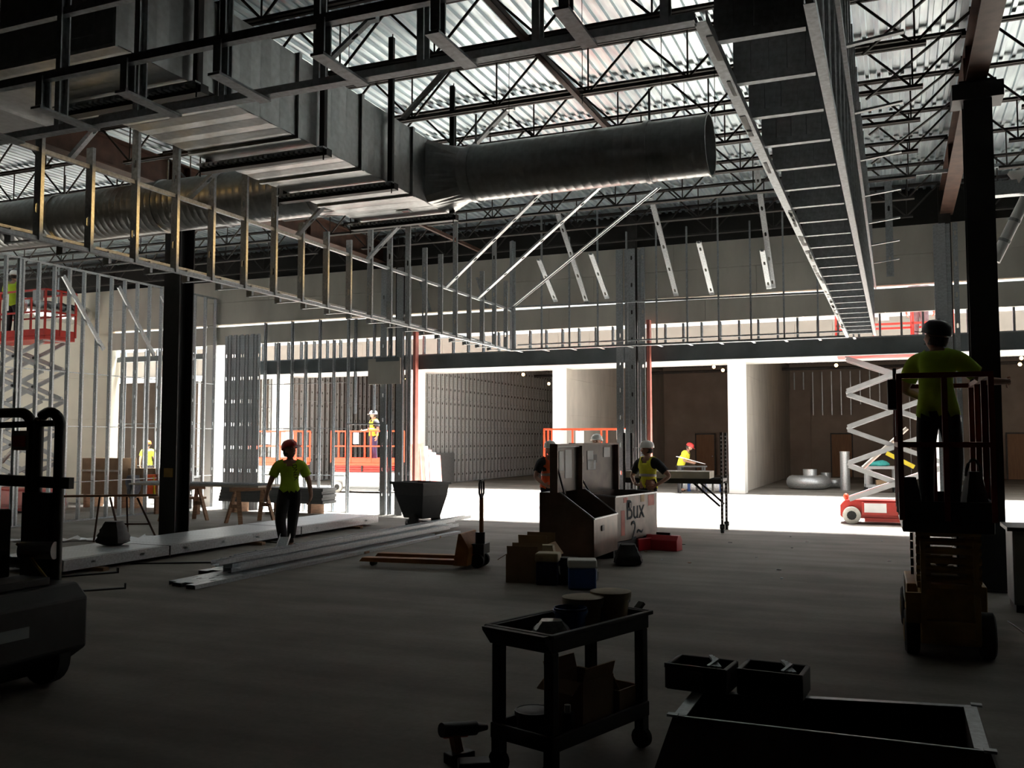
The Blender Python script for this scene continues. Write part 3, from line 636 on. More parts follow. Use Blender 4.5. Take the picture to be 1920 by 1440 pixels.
# ------------------------------------------------------------------ scissor lifts
def text(parent, body, size, loc, rot, mat, name='lettering'):
    cu = bpy.data.curves.new(name, 'FONT'); cu.body = body; cu.size = size; cu.extrude = .001; cu.align_x = 'CENTER'; cu.align_y = 'CENTER'
    cu.materials.append(mat); t = bpy.data.objects.new(name, cu); C.objects.link(t); bpy.context.view_layer.update()
    me = bpy.data.meshes.new_from_object(t.evaluated_get(bpy.context.evaluated_depsgraph_get())); bpy.data.objects.remove(t)
    if not me.materials: me.materials.append(mat)
    return inst(name, me, parent, loc, rot)
def scissor_lift(label, loc, rz, L, Wd, zd, stages, paint, armmat, base_mat, hub, sign=None, deckmat=None, railh=1.1, ladder=False, basemesh=0.62, entry=False):
    o = thing('scissor_lift', label, 'scissor lift', loc, rz)
    hl = L / 2; hw = Wd / 2
    ch = MB().prism([(-hl, .17), (-hl + .05, .12), (hl - .05, .12), (hl, .17), (hl, basemesh - .12), (hl - .12, basemesh), (-hl + .12, basemesh), (-hl, basemesh - .12)], -hw + .12, hw - .12).build('chassis', base_mat, o, bevel=.015)
    for s in (-1, 1): MB().b2((-hl + .45, s * (hw - .12), .2), (hl - .45, s * (hw - .03), basemesh - .04)).build('side_tray', base_mat, o, bevel=.01)
    MB().b2((-hl + .5, -hw + .05, .06), (hl - .5, hw - .05, .14)).build('pothole_guard', base_mat, o)
    for sx in (-1, 1):
        for sy in (-1, 1):
            w = MB().lathe([(.1, -.06), (.165, -.06), (.19, -.045), (.19, .045), (.165, .06), (.1, .06)], (sx * (hl - .24), sy * (hw - .06), .19), 24, Matrix.Rotation(R(90), 4, 'X')).build('wheel', palegrey if hub else rubber, o, smooth=True)
            MB().lathe([(.02, -.07), (.1, -.065), (.1, .065), (.02, .07)], (sx * (hl - .24), sy * (hw - .06), .19), 12, Matrix.Rotation(R(90), 4, 'X')).build('hub', rubber if hub else base_mat, w)
    z0 = basemesh - .02; z1 = zd - .1; h = (z1 - z0) / stages; run = math.sqrt(max(.1, (L * .9) ** 2 - h * h))
    for s in range(stages):
        for sy in (-1, 1):
            a = z0 + s * h; b = a + h
            MB().bar((-run / 2, sy * (hw - .13), a + .03), (run / 2, sy * (hw - .13), b - .03), .05, .1).build('scissor_arm', armmat, o)
            MB().bar((run / 2, sy * (hw - .19), a + .03), (-run / 2, sy * (hw - .19), b - .03), .05, .1).build('scissor_arm', armmat, o)
            MB().tube((0, sy * (hw - .23), (a + b) / 2), (0, sy * (hw - .08), (a + b) / 2), .035, n=10).build('pivot_pin', blackm, o)
        for sx in (-1, 1): MB().tube((sx * run / 2, -hw + .1, z0 + s * h + h), (sx * run / 2, hw - .1, z0 + s * h + h), .03, n=8).build('cross_tube', armmat, o)
    if stages > 1: MB().tube((-run * .35, 0, z0 + h * .9), (run * .12, 0, z0 + h * (2.0 if stages > 2 else 1.2)), .045, n=10).build('lift_cylinder', silver, o, smooth=True)
    MB().b2((-hl, -hw, zd - .1), (hl, hw, zd)).build('platform_deck', deckmat or paint, o, bevel=.01)
    for s in (-1, 1): MB().b2((-hl, s * hw - .012, zd), (hl, s * hw + .012, zd + .16)).build('toe_board', deckmat or paint, o); MB().b2((s * hl - .012, -hw, zd), (s * hl + .012, hw, zd + .16)).build('toe_board', deckmat or paint, o)
    zt = zd + railh; zm = zd + railh * .52; r = .022
    for sy in (-1, 1):
        for z, nm in ((zt, 'top_rail'), (zm, 'mid_rail')): MB().b2((-hl, sy * hw - r, z - r), (hl, sy * hw + r, z + r)).build(nm, paint, o)
        for i in range(4): MB().b2((-hl + i * L / 3 - r, sy * hw - r, zd), (-hl + i * L / 3 + r, sy * hw + r, zt)).build('rail_post', paint, o)
    for sx in (-1, 1):
        for z, nm in ((zt, 'top_rail'), (zm, 'mid_rail')): MB().b2((sx * hl - r, -hw, z - r), (sx * hl + r, hw, z + r)).build(nm, paint, o)
        MB().b2((sx * hl - r, -r, zd), (sx * hl + r, r, zt)).build('rail_post', paint, o)
    cb = MB().b2((hl - .36, -hw - .09, zt - .28), (hl - .1, -hw + .02, zt - .02)).build('control_box', black if not hub else greyp, o, bevel=.01)
    MB().tube((hl - .2, -hw - .03, zt - .02), (hl - .2, -hw - .03, zt + .08), .015).build('joystick', black, cb)
    MB().b2((-.3, -hw - .015, zm + .08), (-.08, -hw - .005, zt - .05)).build('placard', paper, o)
    MB().b2((-hl + .5, -hw + .02, basemesh - .26), (-hl + .95, -hw + .028, basemesh - .06)).build('label_sticker', paper, o)
    if ladder:
        x = hl + .02
        for s in (-1, 1): MB().b2((x - .02, s * .2 - .02, .2), (x + .02, s * .2 + .02, .98)).build('ladder_side', yellowp, o)
        for i in range(3): MB().b2((x - .02, -.2, .3 + i * .3), (x + .02, .2, .33 + i * .3)).build('ladder_rung', yellowp, o)
        MB().b2((hl - .01, -.34, basemesh - .3), (hl + .02, -.22, basemesh - .05)).build('battery_box', yellowp, o)
    if sign: text(o, sign, .13, (.0, -hw - .016, zd - .03), (R(90), 0, 0), drywall_w)
    return o
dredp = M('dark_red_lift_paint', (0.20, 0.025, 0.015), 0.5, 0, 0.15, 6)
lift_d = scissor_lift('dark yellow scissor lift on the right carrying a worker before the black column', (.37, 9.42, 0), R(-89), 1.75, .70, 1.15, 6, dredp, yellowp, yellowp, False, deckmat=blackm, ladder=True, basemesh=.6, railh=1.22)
lift_r = scissor_lift('raised red scissor lift with white arms standing beyond the header beam', (.0, 22.05, 0), R(1), 2.35, .85, 3.78, 4, redp, greyp, redp, True, sign='SEP 93253', basemesh=.52)
MB().ball((-1.05, -.2, .58), .06, sc=(1, 1, 1.3)).build('beacon', orangep, lift_r, smooth=True)
MB().bar((-.2, -.28, 1.55), (.35, -.28, 1.25), .09, .09).build('hose_guard', yel, lift_r)
scissor_lift('orange scissor lift beyond the doorway carrying a worker in a white hard hat', (-17.3, 28.4, 0), R(3), 2.35, 1.0, 1.05, 3, orangep, redp, greyp, True, basemesh=.75, railh=1.1)
scissor_lift('orange scissor lift left of the walking man behind the studs', (-20.4, 27.5, 0), R(4), 1.9, .95, 1.05, 3, orangep, greyp, greyp, True, basemesh=.62, railh=1.1)
scissor_lift('orange scissor lift standing behind the open tool chests', (-7.75, 24.3, 0), R(8), 2.35, 1.0, .98, 3, orangep, redp, orangep, True, basemesh=.6, railh=1.15)
scissor_lift('red scissor lift raised high at the far left edge behind the studs', (-20.75, 17.2, 0), R(-2), 2.5, .9, 4.45, 5, redp, greyp, redp, True, basemesh=.6, railh=1.15)
# ------------------------------------------------------------------ people
def skin_geo(vs, es, rad, roots, lv=2):
    me = bpy.data.meshes.new('tmp'); me.from_pydata([tuple(v) for v in vs], es, [])
    ob = bpy.data.objects.new('tmp', me); C.objects.link(ob)
    ob.modifiers.new('skin', 'SKIN'); ss = ob.modifiers.new('sub', 'SUBSURF'); ss.levels = lv
    d = me.skin_vertices[0].data
    for i, r in enumerate(rad): d[i].radius = (r, r) if not isinstance(r, tuple) else r; d[i].use_root = i in roots
    bpy.context.view_layer.update(); dg = bpy.context.evaluated_depsgraph_get(); ev = ob.evaluated_get(dg); m2 = ev.to_mesh()
    V = [v.co.copy() for v in m2.vertices]; F = [tuple(p.vertices) for p in m2.polygons]
    ev.to_mesh_clear(); bpy.data.objects.remove(ob); bpy.data.meshes.remove(me)
    return V, F
STAND = dict(pelvis=(0, 0, .95), waist=(0, 0, 1.10), chest=(0, .01, 1.28), upper=(0, .015, 1.40), neck=(0, .01, 1.50), head=(0, -.01, 1.56),
             hipL=(.09, 0, .90), kneeL=(.10, -.02, .49), ankleL=(.11, .02, .09), toeL=(.13, -.16, .045),
             hipR=(-.09, 0, .90), kneeR=(-.10, -.02, .49), ankleR=(-.11, .02, .09), toeR=(-.13, -.16, .045),
             shoL=(.19, .01, 1.41), elbL=(.26, .03, 1.13), wriL=(.28, -.04, .89), palL=(.28, -.06, .81),
             shoR=(-.19, .01, 1.41), elbR=(-.26, .03, 1.13), wriR=(-.28, -.04, .89), palR=(-.28, -.06, .81))
RAD = dict(pelvis=.135, waist=.125, chest=.14, upper=.12, neck=.058, head=.06, hip=.09, knee=.058, ankle=.042, toe=.04, sho=.068, elb=.046, wri=.03, pal=(.04, .022))
BON = [('pelvis', 'waist'), ('waist', 'chest'), ('chest', 'upper'), ('upper', 'neck'), ('neck', 'head')] + [b for s in 'LR' for b in
      (('pelvis', 'hip' + s), ('hip' + s, 'knee' + s), ('knee' + s, 'ankle' + s), ('ankle' + s, 'toe' + s), ('upper', 'sho' + s), ('sho' + s, 'elb' + s), ('elb' + s, 'wri' + s), ('wri' + s, 'pal' + s))]
def person(label, loc, rz, pose=None, shirt=lime, trousers=darkcloth, vest=None, hat=hatw, sleeve=.7, yaw=0.0, tilt=0.0, brim=1, sleevemat=None, words=None, hs=1.06, bag=.016):
    o = thing('person', label, 'person', loc, rz)
    J = dict(STAND); J.update(pose or {}); J = {k: Vector(v) for k, v in J.items()}
    ks = list(J); V, F = skin_geo([J[k] for k in ks], [(ks.index(a), ks.index(b)) for a, b in BON],
                                  [RAD.get(k, RAD.get(k[:-1])) for k in ks], {0})
    # hands: five chains each
    hv, he, hr, roots = [], [], [], set()
    for s, sg in (('L', 1), ('R', -1)):
        w, p = J['wri' + s], J['pal' + s]; d = (p - w).normalized(); fore = (J['wri' + s] - J['elb' + s]).normalized()
        side = d.cross(Vector((sg, .2, 0))).normalized() if abs(d.dot(Vector((1, 0, 0)))) < .9 else Vector((0, 0, 1)); side = -side if side.y > 0 else side
        curl = side.cross(d).normalized() * 1.0
        if curl.x * sg > 0: curl = -curl
        for f, (off, ln) in enumerate(((.03, .068), (.01, .078), (-.01, .072), (-.03, .056))):
            b = len(hv); q = p + side * off; e1 = q + d * ln * .55 + curl * .012; e2 = q + d * ln * .95 + curl * .04
            hv += [q - d * .02, q + d * .015, e1, e2]; he += [(b, b + 1), (b + 1, b + 2), (b + 2, b + 3)]; hr += [.0095, .0095, .0088, .0075]; roots.add(b)
        b = len(hv); q = w + d * .035 + side * .025
        hv += [q, q + side * .03 + d * .02 + curl * .01, q + side * .035 + d * .055 + curl * .03]; he += [(b, b + 1), (b + 1, b + 2)]; hr += [.011, .0105, .009]; roots.add(b)
    V2, F2 = skin_geo(hv, he, hr, roots, 1)
    hd = J['head']; hm = Matrix.Translation(hd + Vector((0, -.01, .09))) @ Matrix.Rotation(yaw, 4, 'Z') @ Matrix.Rotation(tilt, 4, 'X') @ Matrix.Scale(hs, 4)
    # head with face
    hmB = MB(); n, k = 20, 14
    for i in range(k + 1):
        t = math.pi * i / k; z = -math.cos(t); r = math.sin(t)
        for j in range(n):
            a = 2 * math.pi * j / n; x = r * math.cos(a) * .077; y = r * math.sin(a) * .098; zz = z * .12
            fr = max(0, -math.sin(a))
            if zz < -.02: x *= 1 + (zz + .02) * 3.2; y += fr * (zz + .02) * -.10
            if fr > .93 and -.05 < zz < .015: y -= .02 * (1 - abs(zz + .025) / .045)
            if abs(zz - .012) < .018 and .6 < fr < .97: y += .008
            if abs(math.sin(a)) < .2 and abs(zz + .005) < .03: x *= 1.12
            hmB.v.append(tuple(hm @ Vector((x, y, zz))))
    hmB.f = [(i * n + j, i * n + (j + 1) % n, (i + 1) * n + (j + 1) % n, (i + 1) * n + j) for i in range(k) for j in range(n)]
    body = MB(); body.add(V, F); body.add(V2, F2); body.add(hmB.v, hmB.f)
    body.build('body', skin_m, o, smooth=True)
    for s in (-1, 1): MB().ball(hm @ Vector((s * .03, -.091, .012)), .009, 8, 6).build('eye', white, o)
    MB().ball(hm @ Vector((0, -.092, -.065)), .02, 8, 6, (1, .3, .3)).build('mouth', redox, o)
    hb = MB(); hb.lathe([(.076, -.06), (.086, -.02), (.085, .02)], (0, 0, 0), 18, hm @ Matrix.Translation((0, .025, 0)), cap=False); hb.build('hair', hair_m, o, smooth=True)
    # helmet
    if hat:
        hh = MB(); prof = [(.118, .035), (.121, .04), (.118, .075), (.105, .115), (.075, .148), (.03, .163), (.001, .165)]
        hh.lathe(prof, (0, 0, 0), 24, hm @ Matrix.Diagonal((.95, 1.12, 1, 1)), cap=False)
        a = [Vector((.125 * math.cos(t), brim * (-.07 - .135 * math.sin(t)), .036 - .01 * math.sin(t))) for t in [math.pi * i / 10 for i in range(11)]]
        b = [v + Vector((0, 0, .006)) for v in a]
        hh.add([hm @ v for v in a + b], [tuple(range(11)), tuple(reversed(range(11, 22)))] + [(i, i + 1, 12 + i, 11 + i) for i in range(10)])
        hh.add([hm @ Vector(p) for p in ((-.012, -.12, .07), (.012, -.12, .07), (.012, 0, .172), (-.012, 0, .172), (.012, .12, .07), (-.012, .12, .07))], ((0, 1, 2, 3), (3, 2, 4, 5)))
        hh.build('hard_hat', hat, o, smooth=True)
    # clothes follow the body surface
    def near(p):
        best = (9, None, 0)
        for a, b in BON:
            A = J[a]; d = J[b] - A; t = max(0, min(1, (p - A).dot(d) / d.length_squared)); ds = (p - A - d * t).length
            ds -= {'hip': .03, 'pel': .03}.get(a[:3], 0) * 0
            if ds < best[0]: best = (ds, (a.rstrip('LR'), b.rstrip('LR')), t)
        return best
    cl = [near(v) for v in V]
    nrm = [Vector() for _ in V]
    for f in F:
        nn = (V[f[1]] - V[f[0]]).cross(V[f[2]] - V[f[0]])
        for i in f: nrm[i] += nn
    nrm = [q.normalized() if q.length else q for q in nrm]
    def cloth(name, ok, off, mat):
        fs = [f for f in F if all(ok(cl[i][1], cl[i][2], V[i].z - J['pelvis'].z) for i in f)]
        if not fs: return None
        ids = sorted({i for f in fs for i in f}); mp = {i: k for k, i in enumerate(ids)}
        m = MB(); m.add([V[i] + nrm[i] * off for i in ids], [tuple(mp[i] for i in f) for f in fs])
        q = m.build(name, mat, o, smooth=True)
        md = q.modifiers.new('thickness', 'SOLIDIFY'); md.thickness = .006; md.offset = 0
        return q
    tor = {('pelvis', 'waist'), ('waist', 'chest'), ('chest', 'upper'), ('upper', 'sho')}
    cloth('shirt', lambda b, t, z: b in tor or (b == ('upper', 'neck') and t < .35) or (b == ('sho', 'elb') and t < sleeve) or (sleeve > 1 and b == ('elb', 'wri') and t < sleeve - 1) or ((b[1] == 'hip' or b == ('hip', 'knee')) and z > -.09), .024, sleevemat or shirt)
    cloth('trousers', lambda b, t, z: b[1] == 'hip' or b[1] == 'knee' or (b == ('pelvis', 'waist') and t < .4) or b == ('knee', 'ankle'), bag, trousers)
    for s in 'LR':
        a, b = J['ankle' + s], J['toe' + s]; d = b - a; d.z = 0; d.normalize(); m = MB()
        bt = skin_geo([a + Vector((0, 0, .1)), a - Vector((0, 0, .02)), a + d * .07 - Vector((0, 0, .045)), b], [(0, 1), (1, 2), (2, 3)], [.052, .056, .05, .043], {0}, 1)
        m.add(*bt); zl = min(v[2] for v in m.v); m.v = [(v[0], v[1], max(v[2], a.z - .088)) for v in m.v]
        m.build('boot', boot, o, smooth=True)
    if vest:
        cloth('safety_vest', lambda b, t, z: b in {('pelvis', 'waist'), ('waist', 'chest'), ('chest', 'upper')} or (b[1] == 'hip' and z > -.04) or (b == ('upper', 'sho') and t < .75) or (b == ('upper', 'neck') and t < .2), .036, vest)
        for lo, hi in ((.25, .5),): cloth('reflective_band', lambda b, t, z: b == ('waist', 'chest') and lo - .1 < t < hi + .2, .041, silver)
    if words:
        c = J['chest']; text(o, words, .1, (c.x + .10, c.y - .215, c.z + .02), (R(90), R(82), 0), ink)
    return o
def toward(x, y, tx=0, ty=0): return math.atan2(tx - x, -(ty - y))
# walking man, mid-stride on the lit slab
person('man in lime T-shirt and red hard hat walking towards the camera', (-9.25, 12.75, .0), toward(-9.25, 12.75, -1.2, 0),
       dict(hipL=(.09, 0, .9), kneeL=(.05, .12, .50), ankleL=(.01, .42, .20), toeL=(.02, .33, .06), hipR=(-.09, 0, .9), kneeR=(-.13, -.17, .52), ankleR=(-.06, -.12, .09), toeR=(-.07, -.31, .05),
            shoL=(.20, .01, 1.41), elbL=(.31, .06, 1.14), wriL=(.35, .0, .90), palL=(.33, -.02, .82), shoR=(-.2, .01, 1.41), elbR=(-.31, .04, 1.14), wriR=(-.37, -.06, .90), palR=(-.35, -.09, .82)),
       lime, darkcloth, hat=hatr, yaw=R(38), tilt=R(-16), words='DNEK', hs=1.14, bag=.03)
person('man in dark clothes and lime shirt on the near dark lift reaching for the column', (.36, 9.2, 1.16), R(165),
       dict(waist=(.02, -.04, 1.1), chest=(.03, -.1, 1.27), upper=(.03, -.13, 1.38), neck=(.04, -.17, 1.47), head=(.05, -.2, 1.52), shoL=(.22, -.13, 1.38), elbL=(.34, -.2, 1.14), wriL=(.25, -.42, 1.07), palL=(.22, -.49, 1.06),
            shoR=(-.16, -.13, 1.39), elbR=(-.34, -.26, 1.2), wriR=(-.46, -.48, 1.2), palR=(-.49, -.55, 1.21), kneeL=(.13, -.06, .49), kneeR=(-.12, -.04, .49)),
       lime, darkcloth, hat=hatd, yaw=R(62), tilt=R(-14))
person('man in yellow vest and white hard hat with hand on hip beside the graffiti chest', (-4.3, 17.0, 0), toward(-4.3, 17) - R(32),
       dict(elbL=(.42, .1, 1.16), wriL=(.24, -.08, 1.0), palL=(.17, -.12, .97), elbR=(-.36, .02, 1.15), wriR=(-.2, -.14, 1.02), palR=(-.13, -.17, 1.0)), darkcloth, navy, vest=yelv, yaw=R(-40))
person('man in orange vest and white hard hat half hidden behind the left chest lid', (-6.1, 16.6, 0), toward(-6.1, 16.6) + R(25),
       dict(elbR=(-.3, .0, 1.13), wriR=(-.22, -.22, 1.0), palR=(-.18, -.29, .97)), darkcloth, navy, vest=orangev, yaw=R(-20))
pm = person('man in white hard hat hidden behind the right chest lid', (-5.9, 19.0, 0), toward(-5.9, 19) - R(20), None, greycloth, darkcloth, vest=None, yaw=R(20), tilt=R(-10)); pm.scale = (1.08, 1.08, 1.075)
person('man in yellow shirt and red hard hat bent over plans beyond the scaffold bench', (-7.15, 33.0, 0), toward(-7.15, 33) + R(75),
       dict(waist=(0, -.06, 1.1), chest=(0, -.16, 1.26), upper=(0, -.22, 1.36), neck=(0, -.27, 1.45), head=(0, -.33, 1.49), shoL=(.19, -.22, 1.36), shoR=(-.19, -.22, 1.36), elbL=(.25, -.2, 1.1), elbR=(-.25, -.2, 1.1), wriL=(.14, -.42, 1.04), palL=(.12, -.5, 1.03), wriR=(-.14, -.42, 1.04), palR=(-.12, -.5, 1.03)),
       yelv, darkcloth, hat=hatr, tilt=R(25))
person('man in yellow vest and white hard hat standing on the orange lift beyond the doorway', (-17.0, 28.3, 1.06), toward(-17.0, 28.3) + R(-60),
       dict(elbR=(-.28, -.05, 1.14), wriR=(-.26, -.28, 1.1), palR=(-.25, -.36, 1.09)), darkcloth, navy, vest=yelv, yaw=R(-20))
person('man in lime shirt and orange hard hat behind the brown boards at far left', (-26.6, 27.6, 0), toward(-26.6, 27.6) + R(170), None, lime, darkcloth, hat=hato)
person('man in yellow vest cut off by the right edge of the picture', (4.35, 31.5, 0), toward(4.35, 31.5) - R(50), None, yelv, navy, vest=yelv)
person('worker standing on the raised red scissor lift, legs seen above the header', (.55, 22.05, 3.79), R(170), None, greycloth, greycloth, hat=hatw)
person('worker in lime on the high red lift at the left edge', (-21.25, 17.2, 4.46), R(200), dict(elbL=(.3, -.1, 1.2), wriL=(.3, -.3, 1.4), palL=(.3, -.35, 1.47)), lime, darkcloth, hat=hatw)

# ------------------------------------------------------------------ tool chests and what lies round them
def chest(label, loc, rz, L, Wd, zf, zb, body, words=None, lid_len=.78, inside=chest_in, lx=0.0):
    """front faces +x, hinge at -x; open top slopes from hinge down to front"""
    o = thing('tool_chest', label, 'tool chest', loc, rz); t = .03; leg = .12
    zs = lambda x: zb if x < Wd * .38 else zb + (zf - zb) * (x - Wd * .38) / (Wd * .62)
    side = [(-Wd, leg), (0, leg), (0, zf), (-Wd * .62, zb), (-Wd, zb)]
    for y0 in (0, L - t): MB().prism(side, y0, y0 + t).build('end_panel', body, o)
    MB().b2((-t, 0, leg), (0.004, L, zf - .01)).build('front_panel', body, o); MB().b2((-Wd, 0, leg), (-Wd + t, L, zb)).build('back_panel', body, o)
    MB().b2((-Wd, 0, leg), (0, L, leg + t)).build('floor_panel', body, o)
    MB().b2((-Wd + .05, .05, zf - .22), (-.05, L - .05, zf - .2)).build('inner_tray', inside, o)
    for y in (.06, L - .14): MB().b2((-Wd + .02, y, 0), (-.02, y + .08, leg)).build('skid', blackm, o)
    m = MB(); m.bar((0, 0, zf), (0, L, zf), .035, .02); m.bar((0, .01, zf), (-Wd * .62, .01, zb), .02, .03); m.bar((0, L - .01, zf), (-Wd * .62, L - .01, zb), .02, .03); m.build('rim', galv, o)
    lid = MB().b2((-Wd - .03, 0, zb), (-Wd, L, zb + lid_len)).build('lid', chest_lid, o); lid.location.x = lx; MB().b2((-Wd, 0, zb - .01), (-Wd + lx, L, zb)).build('top_ledge', body, o)
    m = MB(); m.b2((-Wd, 0, zb), (-Wd + .09, .03, zb + lid_len)); m.b2((-Wd, L - .03, zb), (-Wd + .09, L, zb + lid_len)); m.b2((-Wd, 0, zb + lid_len - .03), (-Wd + .09, L, zb + lid_len)); m.build('lid_rim', chest_m, lid)
    MB().bar((-Wd + .06 + lx, .05, zb + .42), (-Wd * .55, .05, zb - .02), .025, .025).build('lid_strut', blackm, o)
    MB().b2((.004, L * .3, zf - .2), (.02, L * .3 + .1, zf - .12)).build('latch', blackm, o)
    return o, lid
c1, l1 = chest('slope-front brown tool chest with open lid and glossy right face', (-4.08, 12.95, 0), R(-1), 1.15, .85, .68, 1.05, chest_m, lx=.2, lid_len=.72)
MB().b2((-.848, .30, 1.36), (-.843, .5, 1.66)).build('taped_sheet', paper, l1); MB().b2((-.848, .56, 1.24), (-.843, .86, 1.68)).build('taped_sheet', paper, l1)
MB().b2((-.86, .05, 1.72), (-.8, 1.1, 1.735)).build('tube_bar', white, l1)
c2, l2 = chest('tan tool chest with graffiti on its front behind the slope-front chest', (-4.12, 14.2, 0.1), R(-10), 1.62, .80, .83, .86, chest_g, lid_len=.82)
MB().b2((-.82, .05, .0), (-.02, 1.55, .1)).build('caster_frame', blackm, c2); c2.location.z = .1
for x in (-.7, -.1):
    for y in (.2, 1.4): MB().tube((x - .02, y, -.045), (x + .03, y, -.045), .055, n=14).build('caster', rubber, c2)
g = [((.008, .74, .58), .46, 'Bux'), ((.008, .8, .24), .44, '2~')]
for p, s, w in g: text(c2, w, s, p, (R(90), 0, R(90)), ink, 'graffiti')
for a, b in (((.3, .72), (.45, .8)), ((1.25, .62), (1.5, .8)), ((.2, .2), (.34, .6))): MB().b2((.004, a[0], a[1]), (.007, b[0], b[1])).build('paint_patch', pinkp, c2)
MB().b2((.004, .95, .7), (.007, 1.1, .82)).build('paint_patch', yellowp, c2)
random.seed(11)
for i in range(8):
    a, b = random.uniform(.08, 1.2), random.uniform(.95, 1.45); MB().b2((-.797, a, b), (-.79, a + random.uniform(.12, .3), b + random.uniform(.1, .22))).build('worn_sticker', [paper, tan, black, greyp][i % 4], l2)
def carton(name, label, loc, d, rz, mat=card, flaps=True, cat='box'):
    o = thing(name, label, cat, loc, rz); x, y, z = d[0] / 2, d[1] / 2, d[2]; t = .008
    for s in (-1, 1): MB().b2((s * x - t, -y, 0), (s * x + t, y, z)).build('side', mat, o); MB().b2((-x, s * y - t, 0), (x, s * y + t, z)).build('side', mat, o)
    MB().b2((-x, -y, 0), (x, y, .01)).build('bottom', mat, o)
    if flaps:
        for s in (-1, 1):
            MB().bar((s * x, 0, z), (s * (x + d[0] * .28), 0, z - d[0] * .2 * (1.4 + .5 * s)), t, d[1] * .96, R(90)).build('flap', mat, o)
            MB().bar((0, s * y, z), (0, s * (y + .02), z + d[1] * .3), d[0] * .96, t).build('flap', mat, o)
    else: MB().b2((-x, -y, z - .01), (x, y, z)).build('lid', mat, o)
    return o
carton('cardboard_box', 'brown cardboard box on the floor at the left of the tool chests', (-4.5, 11.3, 0), (.42, .36, .36), R(12))
carton('cardboard_box', 'brown open carton tucked behind the front box by the chests', (-4.6, 12.0, 0), (.42, .4, .42), R(5))
def cooler(label, loc, rz, d, body, lidm):
    o = thing('cooler', label, 'cooler', loc, rz); x, y, z = d
    MB().b2((-x / 2, -y / 2, 0), (x / 2, y / 2, z * .72)).build('body', body, o, bevel=.02); MB().b2((-x / 2 - .01, -y / 2 - .01, z * .73), (x / 2 + .01, y / 2 + .01, z)).build('lid', lidm, o, bevel=.02)
    MB().path([(x / 2 + .02, -y * .5 * math.cos(t), z * .62 - .12 * math.sin(t)) for t in [math.pi * i / 8 for i in range(9)]], .009, 6).build('handle', white, o)
    return o
cooler('blue cooler with white lid on the floor before the tool chests', (-3.62, 11.0, 0), R(20), (.34, .26, .36), bluep, hatw)
cooler('small dark blue cooler with tan lid beside the cardboard box', (-4.12, 11.15, 0), R(10), (.28, .24, .4), navy, tan)
def bag(label, loc, d, mat, rz=0, seed=1, name='tool_bag', strap=True):
    o = thing(name, label, 'bag', loc, rz); m = MB(); n, k = 16, 9; rnd = random.Random(seed)
    for i in range(k + 1):
        t = i / k; w = (1 - .45 * t ** 2) * (1 + .06 * math.sin(5 * t)) if i not in (0, k) else .55
        for j in range(n):
            a = 2 * math.pi * j / n; q = 1 / max(abs(math.cos(a)), abs(math.sin(a))) ** .6; q *= 1 + rnd.uniform(-.06, .06)
            m.v.append((d[0] / 2 * w * q * math.cos(a), d[1] / 2 * w * q * math.sin(a), d[2] * t)); 
    m.f = [(i * n + j, i * n + (j + 1) % n, (i + 1) * n + (j + 1) % n, (i + 1) * n + j) for i in range(k) for j in range(n)] + [tuple(reversed(range(n))), tuple(range(k * n, k * n + n))]
    m.mi = [0] * len(m.f); m.build('body', mat, o, smooth=True)
    if strap: MB().path([(-d[0] * .3 * math.cos(t), 0, d[2] * .9 + .14 * math.sin(t)) for t in [math.pi * i / 8 for i in range(9)]], .014, 6).build('strap', mat, o)
    return o
bag('black tool bag slumped between the two coolers', (-3.9, 11.3, 0), (.42, .34, .33), black, 0, 2, strap=False)
bag('dark tool bag under the right end of the slope-front chest', (-3.68, 13.35, 0), (.4, .5, .30), darkcloth, .3, 4, strap=False)
bag('tan canvas bag lying on top of the cooler and carton', (-4.3, 11.62, .0), (.3, .3, .44), tan, .2, 5, strap=False)
bag('black tool bag on the near lift platform right of the worker', (.6, 8.72, 1.16), (.2, .22, .4), black, .2, 31)
bag('dark rag bag on the near lift platform left of the worker', (.10, 8.85, 1.16), (.2, .26, .34), darkcloth, .1, 33, strap=False)
tb = thing('toolbox', 'red toolbox on the floor under the graffiti chest', 'toolbox', (-3.62, 15.35, 0), R(82))
MB().prism([(-.13, 0), (.13, 0), (.13, .17), (.06, .25), (-.06, .25), (-.13, .17)], -.28, .28).build('body', redtool, tb, bevel=.008); MB().b2((-.02, -.12, .25), (.02, .12, .29)).build('handle', black, tb)
tb = thing('toolbox', 'second red toolbox half hidden behind the caster of the graffiti chest', 'toolbox', (-3.95, 15.25, 0), R(60))
MB().b2((-.22, -.12, 0), (.22, .12, .2)).build('body', redtool, tb, bevel=.01); MB().b2((-.1, -.02, .2), (.1, .02, .23)).build('handle', black, tb)
# tilt truck
tt = thing('tilt_truck', 'black plastic tilt truck on wheels at the end of the stud pile', 'tilt truck', (-9.33, 17.45, 0), R(-20))
tt.scale = (.8, .95, 1)
def hopper(m, x0, x1, zb, zt, wb, wt, ins):
    A = [(-.62 + ins, -wt + ins, zt), (.62 - ins, -wt + ins, zt), (.62 - ins, wt - ins, zt), (-.62 + ins, wt - ins, zt)]
    B = [(-.3 + ins, -wb + ins, zb), (.42 - ins, -wb + ins, zb), (.42 - ins, wb - ins, zb), (-.3 + ins, wb - ins, zb)]
    Cc = [(-.52 + ins, -wt * .95 + ins, zt - .25), (.58 - ins, -wt * .95 + ins, zt - .25), (.58 - ins, wt * .95 - ins, zt - .25), (-.52 + ins, wt * .95 - ins, zt - .25)]
    m.add(B + Cc + A, [(3, 2, 1, 0)] + [(i, (i + 1) % 4, 4 + (i + 1) % 4, 4 + i) for i in range(4)] + [(4 + i, 4 + (i + 1) % 4, 8 + (i + 1) % 4, 8 + i) for i in range(4)])
